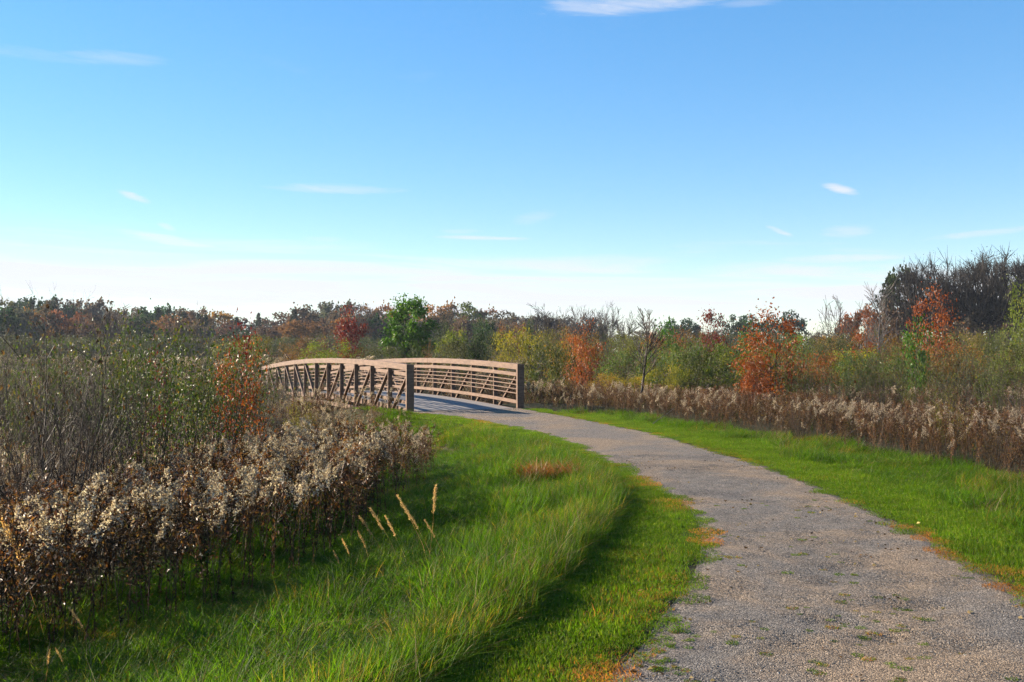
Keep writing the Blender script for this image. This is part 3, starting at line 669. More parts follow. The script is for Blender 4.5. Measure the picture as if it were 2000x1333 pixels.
n = 120000; x = RS.rand(n) * 70 - 34; y = 4 + RS.rand(n) * 52
k = in_view(x, y, 1.5, 2.5); x, y = x[k], y[k]
inL = inpoly(gl_poly, x, y); inR = inpoly(gr_poly, x, y)
dens0 = 120000 / (70 * 52)
want = np.where(inL, np.clip(30 - .5 * (y - 8), 9, 30), np.where(inR, np.clip(26 - .4 * (y - 12), 8, 26), 0))
sel = RS.rand(len(x)) < want / dens0
x, y, inL = x[sel], y[sel], inL[sel]
dist_front = np.where(inL, dist(goldL, x, y)[0], dist(goldR, x, y)[0])
ty = RS.rand(len(x))
gfrac = np.clip(np.where(inL, .42, .22) + .38 * wob(x, y, .8, 17), .06, .85)
idx = np.where(ty < gfrac, RS.randint(0, NG, len(x)), np.where(ty < .95, NG + np.where(RS.rand(len(x)) < .25, 3, RS.randint(0, NW_, len(x))), NG + NW_ + RS.randint(0, NGW, len(x))))
rag = (dist_front < .5 + .5 * wob(x, y, 1.3, 22)) & ~inL
sc_ = (.60 + .52 * RS.rand(len(x)) ** .9) * np.where(rag, .55 + .4 * RS.rand(len(x)), 1) * np.where(inL, 1.02, .77) * (1 + .10 * wob(x, y, .9, 3)) * (.86 + .14 * sstep(dist_front, 0, 1.2))
dLe, _ = dist(Le[::3], x, y)
sc_ = np.where(inL & (y < 14), (.92 + .16 * RS.rand(len(x))) * (1 + .07 * wob(x, y, .9, 3)), sc_)
low = sstep(y, 14, 19) * sstep(-dLe, -7, -4) * inL
sc_ = sc_ * (1 - .30 * low)
# keep plants off the sight of the deck side
z = gz(x, y)
order = np.argsort(np.hypot(x, y)); inv = in_view(x, y, -.1, 0)
g_ids = [i for i in order if idx[i] < NG and inv[i]]
take = set(g_ids[:220]); right_ids = [i for i in order if idx[i] < NG and inv[i] and not inL[i]][:80]; take |= set(right_ids)
rzs = RS.rand(len(x)) * 6.283
for i in take:
    s, l, p = golds[idx[i]]
    px_ = 1000 + F * x[i] / y[i]
    shp = ['short narrow', 'leaning wide', 'strongly leaning slim', 'tall dense', 'bowed short', 'broad drooping', 'tall thin'][idx[i]]
    if inL[i]: wh = 'under the bare shrubs' if px_ < 140 else 'right of the bare shrubs' if px_ < 290 else 'below the leafy green shrub' if px_ < 430 else 'before the red leaved shrub' if px_ < 600 else 'behind the reed grass stalks'
    else: wh = 'close to the right bridge post' if px_ < 1190 else 'around the slim bare sapling' if px_ < 1400 else 'before the rust oak shrub' if px_ < 1620 else 'behind the dead branches' if px_ < 1800 else 'where the far verge leaves the picture'
    lab = ('dry goldenrod with a %s cream plume %s' % (shp, wh),) * 2
    t_ = thing('goldenrod_plant', lab[0], 'wildflower', (x[i], y[i], z[i] - .01), rzs[i], (sc_[i],) * 3, lab[1])
    obj('stem', s, t_); obj('withered_leaves', l, t_); obj('plume', p, t_)
rest = np.array([i for i in range(len(x)) if i not in take])
scatter('goldenrod_field', np.stack([x, y, z - .01], 1)[rest], rzs[rest], sc_[rest], idx[rest], C_gold, tilt=RS.randn(len(rest), 2) * .06,
        kind='stuff', label='dense field of dry goldenrod and brown weeds on both sides of the path', category='wildflowers')
print('gold', len(x), len(take))
n = 9000; x = (RS.rand(n) - .5) * 260; y = 50 + RS.rand(n) ** 1.3 * 130; k = np.abs(x) < y * .62 + 14; x, y = x[k], y[k]
scatter('far_meadow', np.stack([x, y, gz(x, y)], 1), RS.rand(len(x)) * 6.28, np.stack([3.2 + RS.rand(len(x)) * 2] * 2 + [1.0 + .6 * RS.rand(len(x))], 1), RS.randint(0, NG + NW_ + NGW, len(x)), C_gold, kind='stuff', label='rough brown meadow growing between the thicket and the far ridge', category='meadow')

# ---------------------------------------------------------------- trees and shrubs
def grow(rng, segs, tips, p, d, L, r, lvl, S):
    n = S['n'][lvl]; sl2 = L / n; r0 = r; rend = r * S['taper']
    for i in range(n):
        d = d + rng.randn(3) * S['jit'][lvl] + np.array([0, 0, S['trop'][lvl]]); d = d / math.sqrt(d @ d)
        p2 = p + d * sl2; r1 = r0 + (rend - r0) * ((i + 1) / n); ra = r0 + (rend - r0) * (i / n)
        segs.append((p, p2, ra, r1, lvl)); p = p2
        if lvl + 1 < len(S['n']) and (i + 1) / n > S['start'][lvl]:
            for c_ in range(S['kids'][lvl] if i < n - 1 else S['kids'][lvl] + 1):
                if rng.rand() > S.get('keep', 1): continue
                ax = rng.randn(3); ax -= d * (ax @ d); ax /= math.sqrt(ax @ ax) + 1e-9; an = S['ang'][lvl] * (.7 + .6 * rng.rand())
                grow(rng, segs, tips, p, d * math.cos(an) + ax * math.sin(an), L * S['lr'][lvl] * (.6 + .6 * rng.rand()) * (1 - .35 * (i / n) * (lvl == 0)), max(r1 * S['rr'], S['rmin']), lvl + 1, S)
    if lvl >= len(S['n']) - 2: tips.append(p)
def segmesh(segs, mat, name='branches', k=3, rfloor=0.0):
    mb = MB(); A = np.array([s[0] for s in segs]); B = np.array([s[1] for s in segs]); ra = np.maximum([s[2] for s in segs], rfloor); rb = np.maximum([s[3] for s in segs], rfloor); lv = np.array([s[4] for s in segs])
    for sel, kk in ((lv == 0, 8), (lv == 1, 5), (lv > 1, 3)):
        if sel.any(): tubes(mb, A[sel], B[sel], ra[sel], rb[sel], kk)
    return mb.mesh(name, mat, True)
def norm_h(segs, tips, H):
    top = np.percentile([s[1][2] for s in segs], 98.5); f = H / top
    return [(a * f, b * f, c_ , d_, l) for a, b, c_, d_, l in segs], [t_ * f for t_ in tips]
class T: pass
def tree_t(parts, H, Wd):
    t_ = T(); t_.parts = parts; t_.H = H; t_.W = Wd; return t_
def clump_tree(seed, H, Wd, zlo, nc, nl, ls, mat, shape='oval', barkm='bark', crad=.16, r0=.05, name='crown', limbs=True, asp=.6, multi=False, tw=3, twl=.35, sparse=0.0, vary=.35):
    """leafy tree or shrub: clumps of leaves spread through an uneven envelope, each reached by its own limb"""
    rng = np.random.RandomState(seed); lf = MB(); cs = []
    while len(cs) < nc:
        p = rng.rand(3) * 2 - 1; z01 = (p[2] + 1) / 2
        if shape == 'oval': R = math.sqrt(max(0, 1 - p[2] ** 2)) * (1.08 - .25 * z01)
        elif shape == 'cone': R = (1 - z01) ** .8 * 1.05 + .05
        elif shape == 'umbrella': R = (.35 + .65 * math.sin(min(1, z01 * 1.25) * math.pi * .5)) * math.sqrt(max(0, 1 - max(0, z01 - .45) ** 2 / .31))
        else: R = min(1, .45 + z01 * .9) * math.sqrt(max(0, 1 - max(0, z01 - .5) ** 2 / .27))
        an = math.atan2(p[1], p[0]); R *= 1 + vary * .5 * math.sin(an * 3 + seed + z01 * 4) + vary * .5 * math.sin(z01 * 11 + an * 2 + seed * 2)
        rr = math.hypot(p[0], p[1])
        if rr < R and (rr > R * .35 or rng.rand() < .45): cs.append((p[0] * Wd / 2, p[1] * Wd / 2, zlo + z01 * (H - zlo)))
    cs = np.array(cs); segs = []
    if limbs:
        for c_ in cs:
            if multi: b_ = np.array([rng.randn() * Wd * .05, rng.randn() * Wd * .05, 0.]); hub = b_
            else: b_ = None; hub = np.array([rng.randn() * .01, rng.randn() * .01, min(zlo * .8 + (c_[2] - zlo) * .45, H * .8)])
            mid = (hub + c_) / 2 + np.array([c_[0] * .12, c_[1] * .12, (-.06 if not multi else .12) * H * .5]) + rng.randn(3) * .02 * H
            ra = r0 * (.5 if not multi else .45) * (1 - .5 * c_[2] / H)
            segs += [(hub, mid, ra, ra * .6, 1), (mid, c_, ra * .6, ra * .2, 2)]
            for w in range(tw):
                e_ = c_ + rng.randn(3) * crad * H * twl + np.array([0, 0, crad * H * .15]); segs.append((c_ + (mid - c_) * rng.rand() * .4, e_, ra * .25, ra * .1, 2))
        if not multi:
            zz_ = np.linspace(0, H * .85, 9); wob_ = np.cumsum(rng.randn(9, 2) * .008 * H, 0); wob_[0] = 0
            for i in range(8): segs.append((np.array([*wob_[i], zz_[i]]), np.array([*wob_[i + 1], zz_[i + 1]]), r0 * (1.05 - i / 8), r0 * (1.05 - (i + 1) / 8) + .004, 0))
    k = nl // nc
    cr = crad * H * (.55 + .9 * rng.rand(nc))
    pos = (cs[:, None] + rng.randn(nc, k, 3) * cr[:, None, None] * np.array([1, 1, .72]) * .55).reshape(-1, 3)
    cr_r = np.clip(np.repeat(rng.rand(nc), k) * .5 + rng.rand(nc * k) * .5, 0, 1)
    out_ = pos - np.array([0, 0, H * .5]); d_ = unit(out_) * .5 + rng.randn(len(pos), 3) + np.array([0, 0, -.25])
    keep = pos[:, 2] > .03 * H
    leaves(lf, pos[keep], d_[keep], ls * (.6 + .8 * rng.rand(keep.sum())), asp, .25, rnd=cr_r[keep])
    H = float(np.percentile(pos[:, 2], 98.5)); ps = []
    if segs: ps.append(('trunk' if not multi else 'branches', segmesh(segs, M[barkm], 'limbs', rfloor=.010 if tw > 5 else 0)))
    ps.append((name, lf.mesh(name, mat)))
    return tree_t(ps, H, Wd)
def thicket(seed, H, Wd, ns, nl, ls, mat, barkm='willow_twig', asp=.3, leafzone=.25, rs=.006, spread=.55, jit=.06, side=3):
    """many-stemmed shrub: stems fan out from the ground, side twigs and small leaves along them"""
    rng = np.random.RandomState(seed); segs = []; P_ = []; Dv = []
    for i in range(ns):
        an = rng.rand() * 6.283; q = math.sqrt(rng.rand()); hh_ = H * (.62 + .38 * rng.rand()) * (1 - .30 * q * q)
        b_ = np.array([math.cos(an) * q * Wd * .14, math.sin(an) * q * Wd * .14, 0]); d = np.array([math.cos(an) * q * spread * Wd / H, math.sin(an) * q * spread * Wd / H, 1.0]); d /= np.linalg.norm(d)
        p = b_; n_ = 6
        for s in range(n_):
            d = d + rng.randn(3) * jit + np.array([0, 0, .03]); d /= np.linalg.norm(d); p2 = p + d * hh_ / n_
            segs.append((p, p2, rs * (1.2 - s / n_), rs * (1.2 - (s + 1) / n_) + .001, 2)); 
            if s >= 1:
                for w in range(side):
                    dd_ = d + rng.randn(3) * .5 + np.array([0, 0, .2]); dd_ /= np.linalg.norm(dd_); st = p + (p2 - p) * rng.rand(); L = hh_ * .16 * (.5 + rng.rand())
                    e_ = st + dd_ * L; segs.append((st, e_, rs * .35, rs * .2, 2)); P_.append((st, e_)); Dv.append(dd_)
            p = p2
    lf = MB(); a = np.array([u[0] for u in P_]); b2 = np.array([u[1] for u in P_]); k = rng.randint(0, len(a), nl); u = rng.rand(nl, 1)
    pos = a[k] + (b2[k] - a[k]) * (.2 + u * .9) + rng.randn(nl, 3) * .02; keep = pos[:, 2] > H * leafzone * (.4 + .9 * rng.rand(nl)); pos = pos[keep]
    cl = np.clip(rng.rand(len(a))[k][keep] * .5 + .5 * rng.rand(len(pos)), 0, 1)
    leaves(lf, pos, np.array(Dv)[k][keep] + rng.randn(len(pos), 3) * .8, ls * (.6 + .7 * rng.rand(len(pos))), asp, .25, rnd=cl)
    ps = [('branches', segmesh(segs, M[barkm]))]
    if nl > 0: ps.append(('foliage', lf.mesh('foliage', mat)))
    return tree_t(ps, H, Wd)
def bare(seed, H, S, barkm, Wd=None, rfloor=0.0, leafn=0, leafm=None, leafs=.1):
    rng = np.random.RandomState(seed); segs = []; tips = []
    grow(rng, segs, tips, np.zeros(3), np.array([rng.randn() * .05, rng.randn() * .05, 1.]), S['L'], S['r'], 0, S)
    segs, tips = norm_h(segs, tips, H); ps = [('trunk', segmesh([s for s in segs if s[4] == 0], M[barkm], 'trunk')), ('branches', segmesh([s for s in segs if s[4] > 0], M[barkm], 'branches', rfloor=rfloor))]
    X_ = np.array([s[1] for s in segs]); wd = 2 * np.percentile(np.abs(X_[:, 0]), 98)
    if leafn:
        lf = MB(); k = rng.randint(0, len(tips), leafn); pos = np.array(tips)[k] + rng.randn(leafn, 3) * leafs * 1.5
        leaves(lf, pos, rng.randn(leafn, 3), leafs * (.6 + .8 * rng.rand(leafn)), .6); ps.append(('leaves', lf.mesh('leaves', leafm)))
    return tree_t(ps, H, wd)
def put(name, T_, px, ytop, D, label, cat='tree', wpx=None, color=None, group=None, rz=None, dz=0):
    X = (px - 1000) / F * D; z0 = float(gz(X, D)) + dz
    H = CAMH - (ytop - H0) / F * D - z0; s = H / T_.H; sw = s if wpx is None else (wpx / F * D) / T_.W
    o = thing(name, label, cat, (X, D, z0 - .02), (RS.rand() * 6.283 if rz is None else rz), (sw, sw, s), group)
    for nm, me in T_.parts:
        c_ = obj(nm, me, o)
        if color is not None and nm not in ('trunk', 'branches'): c_.color = (*color, 1)
    return o
# templates
T_will = [thicket(300 + i, 2.6, 3.0, 46, 2600, .075, M['leaf_any'], asp=.38, side=3) for i in range(4)]
T_mound = [clump_tree(320 + i, 2.2, 3.0, .3, 46, 3800, .075, M['leaf_any'], 'mound', 'willow_twig', crad=.15, r0=.03, multi=True, name='foliage') for i in range(3)]
T_brush = [thicket(340 + i, 2.2, 2.6, 60, 500, .05, M['leaf_any'], barkm='twig', asp=.35, side=3, rs=.008, jit=.09) for i in range(3)]
T_maple = clump_tree(360, 5.4, 3.3, .9, 90, 9000, .13, M['maple'], 'oval', crad=.07, r0=.07, asp=.8, vary=.5)
T_gsap = clump_tree(365, 3.0, 1.5, .5, 30, 1500, .10, M['maple'], 'oval', crad=.11, r0=.03, asp=.8)
T_red = [clump_tree(370 + i, 3.4, 1.7, .5, 40, 2600, .10, M['red'], 'oval', crad=.11, r0=.035, asp=.7) for i in range(2)]
T_rust = [clump_tree(380 + i, 3.0, 1.9, .5, 44, 2900 + 700 * i, .068, M['rust'], 'cone' if i == 0 else 'oval', barkm='bark_dark', crad=.11, r0=.03, asp=.62) for i in range(3)]
S_oak = dict(L=4.5, r=.30, n=[5, 5, 4, 3, 3], kids=[2, 2, 2, 2], start=[.35, .15, .15, .1], ang=[.85, .75, .7, .7], lr=[1.0, .62, .58, .6], jit=[.07, .16, .2, .25, .25], trop=[.02, .05, .03, .02, .02], taper=.55, rr=.62, rmin=.012, keep=.86)
T_oak = [clump_tree(400 + i, 12.0, 10.5, 3.6, 95, 900, .16, M['leaf_far'], 'umbrella', 'bark_dark', crad=.085, r0=.42, asp=.6, tw=24, twl=.5, vary=.3) for i in range(3)]
S_birch = dict(L=6.0, r=.075, n=[9, 4, 3], kids=[3, 2], start=[.22, .1], ang=[.5, .5], lr=[.34, .55], jit=[.03, .08, .1], trop=[.03, .10, .08], taper=.15, rr=.45, rmin=.006)
T_birch = [bare(410 + i, 6.0, S_birch, 'twig_pale', rfloor=.010) for i in range(2)]
S_sap = dict(L=3.3, r=.034, n=[11, 4, 2], kids=[3, 2], start=[.40, .1], ang=[.42, .4], lr=[.30, .5], jit=[.022, .05, .08], trop=[.02, .12, .08], taper=.12, rr=.42, rmin=.0035)
T_sap = bare(420, 3.3, S_sap, 'bark', rfloor=.006)
S_scrub = dict(L=5., r=.10, n=[5, 5, 3, 2], kids=[3, 2, 2], start=[.15, .1, .1], ang=[.6, .5, .5], lr=[.75, .5, .5], jit=[.08, .1, .12, .12], trop=[.03, .08, .06, .05], taper=.4, rr=.5, rmin=.012, keep=.8)
T_scrub = [bare(430 + i, 5.5, S_scrub, 'bark', rfloor=.014) for i in range(3)]
T_fard = [clump_tree(450 + i, 12, 11, 1.6, 70, 2600, .62, M['leaf_far'], 'umbrella' if i % 2 else 'oval', 'bark_dark', crad=.085, r0=.25, asp=.8, vary=.4) for i in range(4)]
def conifer(seed, H=12, Wd=5):
    rng = np.random.RandomState(seed); lf = MB(); segs = [(np.array([0, 0, 0.]), np.array([0, 0, H * .97]), .16, .02, 0)]; pos = []; d_ = []
    for i in range(30):
        z = H * (.10 + .88 * i / 30); R = Wd / 2 * (1 - i / 30) ** .85 * (.8 + .4 * rng.rand()) + .12
        for k in range(9):
            an = rng.rand() * 6.28; e_ = np.array([math.cos(an) * R, math.sin(an) * R, z - R * .12]); s_ = np.array([0, 0, z])
            segs.append((s_, e_, .03, .01, 2))
            for w in range(9): u = rng.rand() ** .7; pos.append(s_ + (e_ - s_) * u + rng.randn(3) * .12); d_.append((e_ - s_) / R + rng.randn(3) * .5 + np.array([0, 0, -.2]))
    leaves(lf, pos, d_, .45, .45, .2); return tree_t([('trunk', segmesh(segs, M['bark_dark'], 'trunk')), ('crown', lf.mesh('crown', M['leaf_far']))], H, Wd)
T_con = [conifer(470 + i, 12, 4.2 + i) for i in range(2)]
print('templates done')

RUST, BROWN, OLIVE, DGREEN, ORANGE, GREYB, YGR = (.17, .075, .03), (.085, .055, .040), (.06, .075, .022), (.022, .045, .020), (.26, .115, .03), (.085, .070, .058), (.12, .13, .02)
def hue(c_, k=.15): return tuple(max(0, v * (1 + RS.uniform(-k, k))) for v in c_)
CN = {RUST: 'rust brown', BROWN: 'dull brown', OLIVE: 'olive green', DGREEN: 'dark green', ORANGE: 'orange', GREYB: 'grey brown', YGR: 'yellow green'}
def zone(px):
    for a, s in ((190, 'behind the bare twiggy shrubs'), (400, 'above the leafy green shrub'), (520, 'above the red leaved shrub'), (700, 'above the far end of the bridge'), (900, 'behind the tall green maple'), (1100, 'above the right hand bridge post'), (1300, 'behind the slim bare sapling'), (1480, 'in the distance past the dark red tree'), (1700, 'beyond the rust oak shrub')):
        if px < a: return s
    return 'below the big bare oaks'
# ridge of trees across the far side
ridge = [(-60, 585), (0, 588), (40, 594), (75, 588), (110, 590), (140, 605), (165, 590), (195, 607), (240, 607), (275, 606), (310, 602), (345, 608), (385, 608), (425, 614), (470, 626), (520, 628), (550, 618), (590, 606), (625, 598), (655, 594), (690, 602), (725, 606), (760, 602), (800, 604), (845, 602), (875, 596), (915, 598), (950, 610), (985, 612), (1020, 620), (1060, 622), (1100, 624), (1150, 622)]
cols_ = [DGREEN, OLIVE, DGREEN, DGREEN, BROWN, DGREEN, BROWN, GREYB, BROWN, GREYB, DGREEN, BROWN, BROWN, ORANGE, GREYB, GREYB, BROWN, BROWN, BROWN, GREYB, GREYB, RUST, RUST, RUST, ORANGE, RUST, OLIVE, RUST, BROWN, GREYB, GREYB, GREYB, GREYB]
def fart(px, yt, D, c_, wpx, sh=None):
    put('deciduous_tree', T_fard[RS.randint(4) if sh is None else sh], px, yt, D, '%s broad tree on the far ridge %s' % (CN[c_], zone(px)), 'tree', wpx, hue(c_), '%s ridge trees %s' % (CN[c_], zone(px)))
for (px, yt), c_ in zip(ridge, cols_):
    fart(px, yt + RS.uniform(-2, 2), 215 + RS.rand() * 20, c_, RS.uniform(62, 88))
for i in range(54):       # lower, nearer ranks of the same wood
    px = -260 + i * 27 + RS.uniform(-8, 8); base = np.interp(px, [r_[0] for r_ in ridge], [r_[1] for r_ in ridge])
    c_ = [BROWN, GREYB, BROWN, DGREEN, RUST, GREYB, BROWN, ORANGE if px < 480 else BROWN][RS.randint(8)]
    fart(px, base + RS.uniform(14, 32), 165 + RS.rand() * 25, c_, RS.uniform(55, 85))
for px, yt, w_ in [(62, 584, 34), (105, 588, 30), (388, 610, 26), (463, 617, 24), (505, 609, 26), (575, 601, 34), (310, 598, 40), (360, 606, 34), (402, 612, 24)]:
    put('conifer_tree', T_con[RS.randint(2)], px, yt, 205, 'dark pointed spruce standing on the far ridge %s' % zone(px), 'tree', w_, hue((.018, .036, .022)), 'spruces on the ridge %s' % zone(px))
for px, yt, D, c_, w_ in [(1315, 629, 190, DGREEN, 60), (1345, 628, 190, DGREEN, 56), (1435, 622, 185, DGREEN, 50), (1465, 620, 185, DGREEN, 60), (1545, 613, 180, DGREEN, 56), (1510, 622, 180, DGREEN, 50), (1600, 652, 190, GREYB, 60), (1250, 650, 200, GREYB, 90), (1400, 648, 195, GREYB, 70)]:
    fart(px, yt, D, c_, w_, 1)
for i in range(44):
    px = -260 + i * 56 + RS.uniform(-14, 14); lb = 'low dark brush on the far ridge ' + zone(px)
    put('brush', T_mound[RS.randint(3)], px, RS.uniform(652, 664), 138 + RS.rand() * 12, lb, 'shrub', RS.uniform(80, 110), hue((.045, .045, .022)), lb)
for i in range(22):      # the ridge goes on past the edge of the picture
    fart(-130 - i * 55, 598 + RS.uniform(-8, 10), 200 + RS.rand() * 25, [BROWN, DGREEN, GREYB, RUST][RS.randint(4)], RS.uniform(70, 90))
for i in range(14):
    fart(2090 + i * 70, 560 + i * 3 + RS.uniform(-10, 10), 105 + i * 4, [BROWN, DGREEN, GREYB, RUST][RS.randint(4)], RS.uniform(120, 160))
# grey leafless scrub trees along the skyline
for px, yt, D, w_ in [(1030, 622, 120, 70), (1075, 604, 115, 90), (1110, 606, 118, 80), (1150, 610, 115, 80), (1192, 597, 112, 60), (1225, 618, 120, 60), (215, 603, 150, 60), (700, 600, 150, 70), (1640, 586, 75, 70), (1610, 640, 80, 60), (1380, 640, 110, 50), (1280, 632, 100, 50), (1055, 612, 120, 60), (1130, 604, 112, 70), (1170, 612, 118, 60)]:
    put('bare_tree', T_scrub[RS.randint(3)], px, yt, D, 'leafless grey twiggy tree on the skyline %s' % zone(px), 'tree', w_, group='grey bare trees %s' % zone(px))
put('birch_tree', T_birch[0], 1712, 555, 62, 'tall slender pale bare birch left of the big dark oaks', wpx=62)
put('birch_tree', T_birch[1], 1690, 596, 60, 'short pale bare birch beside the tall slender birch', wpx=46)
# the big bare oaks
for i, (px, yt, D, w_, lb) in enumerate([(1790, 522, 100, 150, 'outermost on the open side of the oak grove'), (1850, 512, 104, 170, 'second from the open end of the oak grove'), (1915, 506, 98, 170, 'third from the open end of the oak grove'), (1965, 500, 102, 190, 'tallest, above the edge of the thicket'), (2040, 500, 100, 200, 'cut off by the picture edge')]):
    put('oak_tree', T_oak[i % 3], px, yt, D, 'big dark spreading leafless oak, ' + lb, wpx=w_, color=(.03, .025, .02))
fart(1760, 538, 108, DGREEN, 100, 0)
fart(1700, 606, 95, RUST, 70, 0); fart(1740, 610, 92, BROWN, 70, 2); fart(1660, 618, 96, RUST, 50, 3); fart(1880, 630, 96, BROWN, 110, 2); fart(1960, 628, 96, BROWN, 110, 0)
put('deciduous_tree', T_mound[0], 2014, 556, 70, 'bright yellow green leafy tree at the picture edge in front of the oaks', wpx=95, color=(.10, .12, .012))

# single trees that stand out of the thicket
put('maple_tree', T_maple, 802, 588, 64, 'tall full green maple standing behind the bridge', wpx=100)
put('red_tree', T_red[0], 686, 601, 66, 'slim crimson red tree beside the green maple', wpx=52)
put('leafy_shrub', T_mound[0], 640, 668, 55, 'yellow green rounded bush under the crimson tree', 'shrub', 110, hue((.115, .13, .012)))
put('dark_tree', T_mound[1], 945, 622, 78, 'small dense dark green tree behind the right hand rails', 'tree', 44, (.02, .045, .015))
put('dark_tree', T_mound[2], 866, 630, 72, 'dark narrow leafy tree close beside the green maple', 'tree', 44, (.03, .042, .02))
put('dark_tree', T_mound[0], 1036, 626, 80, 'small dark green bush poking out of the olive thicket', 'shrub', 22, (.025, .05, .012))
put('orange_tree', T_rust[2], 1137, 643, 44, 'bright rust orange young oak behind the right bridge post', wpx=78)
put('green_tree', T_gsap, 1301, 629, 58, 'small bright green narrow tree in the thicket', wpx=46)
put('green_tree', T_gsap, 1462, 636, 60, 'short bright green tree behind the rust oak shrub', wpx=34)
put('dark_red_tree', T_red[1], 1396, 612, 62, 'dark purple brown leaved tree against the sky', wpx=50, color=None)
put('rust_oak', T_rust[1], 1505, 610, 31, 'large rust orange oak shrub with pale leaf glints', wpx=128)
put('rust_oak', T_rust[2], 1475, 680, 29, 'low rust orange oak shrub in front of the large one', 'shrub', 62)
put('rust_oak', T_rust[1], 1822, 572, 45, 'tall red brown oak sapling in front of the bare oaks', wpx=92)
put('rust_oak', T_rust[0], 1690, 612, 58, 'orange brown small oak beside the pale birches', wpx=60)
put('green_tree', T_gsap, 1790, 630, 36, 'narrow bright green sapling beneath the red brown oak', wpx=46)
put('bare_sapling', T_sap, 1247, 604, 30.5, 'slim bare sapling standing alone at the verge beyond the path', wpx=70)
# thicket of shrubs across the middle distance
for i in range(150):
    px = 470 + (i % 50) * 34 + RS.uniform(-14, 14); row = i // 50
    D = [74, 58, 44][row] + RS.uniform(-5, 5)
    if row == 2 and px < 1060: continue
    if row == 1 and 480 < px < 820 and RS.rand() < .5: continue
    sky_ = np.interp(px, [470, 560, 700, 820, 900, 1000, 1100, 1200, 1290, 1400, 1500, 1600, 1700, 1850, 2000, 2200], [656, 655, 658, 656, 648, 640, 636, 642, 652, 650, 650, 650, 650, 642, 645, 645])
    yt = sky_ + [0, 12, 32][row] + RS.uniform(-6, 9)
    kind = RS.rand()
    c_, cn = [((.060, .068, .022), 'grey green'), ((.088, .088, .018), 'olive'), ((.048, .064, .018), 'dull green'), ((.15, .14, .016), 'yellowish'), ((.12, .07, .022), 'brownish'), ((.17, .065, .014), 'russet')][RS.choice(6, p=[.26, .24, .17, .14, .12, .07])]
    where = zone(px).replace('above', 'below').replace('right hand bridge post', 'skyline beyond the bridge')
    rank = ['back', 'middle', 'front'][row]
    lab = '%s shrub, %s rank of thicket, %s' % (cn, rank, zone(px))
    if kind < .62: put('thicket_shrub', T_will[RS.randint(4)], px, yt, D, lab, 'shrub', RS.uniform(75, 120) * 58 / D * .9, hue(c_, .35), lab)
    else: put('thicket_shrub', T_mound[RS.randint(3)], px, yt, D, lab, 'shrub', RS.uniform(75, 120) * 58 / D * .9, hue(c_, .35), lab)
# nearer shrubs beyond the far verge
for i, (px, yt, D, w_, k, c_, lab) in enumerate([
        (1555, 640, 29, 120, 'w', (.075, .085, .022), 'olive leaved shrub close beside the large rust oak shrub'),
        (1385, 668, 42, 150, 'm', (.06, .085, .02), 'rounded green shrub with a domed top behind the goldenrod'),
        (1650, 672, 33, 130, 'w', (.04, .055, .02), 'shaded dark green shrub right of the rust oak shrub'),
        (1725, 665, 30, 130, 'w', (.07, .075, .02), 'yellow flecked green shrub below the pale birches'),
        (1800, 668, 27, 150, 'w', (.075, .075, .025), 'glinting olive shrub below the red brown oak'),
        (1880, 655, 30, 150, 'w', (.06, .065, .03), 'grey olive shrub right of the red brown oak'),
        (1960, 650, 26, 150, 'w', (.085, .095, .025), 'tall pale olive shrub where the thicket meets the picture edge'),
        (1990, 705, 20, 130, 'b', (.10, .07, .03), 'low brown twiggy shrub at the edge of the far goldenrod'),
        (1870, 715, 21, 110, 'b', (.16, .05, .02), 'low twiggy shrub with dark red leaves below the grey olive shrub'),
        (1700, 722, 23, 110, 'b', (.10, .06, .02), 'low brown brush behind the dead branches'),
        (1230, 735, 36, 90, 'm', (.20, .15, .015), 'low golden yellow bush behind the slim bare sapling'),
        (1300, 715, 37, 100, 'm', (.17, .15, .015), 'yellow bush between the bare sapling and the domed shrub'),
        (1180, 730, 37, 80, 'm', (.21, .12, .015), 'low amber bush right of the rust orange young oak'),
        (1340, 745, 33, 90, 'b', (.12, .05, .03), 'brown twiggy brush in front of the yellow bush'),
        (1090, 748, 40, 80, 'm', (.20, .19, .015), 'low yellow green bush beside the right bridge post'),
        (1055, 725, 42, 70, 'm', (.05, .08, .015), 'small green bush just past the right bridge post'),
        (1560, 770, 19, 60, 'b', (.12, .06, .03), 'slim brown bush standing up from the verge before the dead branches'),
        (1950, 800, 14.5, 110, 'b', (.14, .09, .03), 'twiggy brown bush leaning over the near corner of the far bed'),
        (1780, 760, 18.5, 90, 'b', (.15, .07, .02), 'reddish brown brush inside the far goldenrod'),
        (1400, 765, 25, 80, 'b', (.12, .06, .03), 'grey brown brush inside the goldenrod left of the rust oaks'),
        (1860, 745, 17.5, 100, 'w', (.12, .10, .02), 'thin olive shrub rising from the far goldenrod'),
        (1620, 735, 24, 90, 'b', (.16, .08, .02), 'amber brush just behind the far goldenrod'),
        (1450, 735, 30, 90, 'b', (.12, .05, .02), 'brown brush left of the rust oak shrubs')]):
    Ts = {'w': T_will, 'm': T_mound, 'b': T_brush}[k]
    put('shrub', Ts[i % 3], px, yt, D, lab, 'shrub', w_, c_)
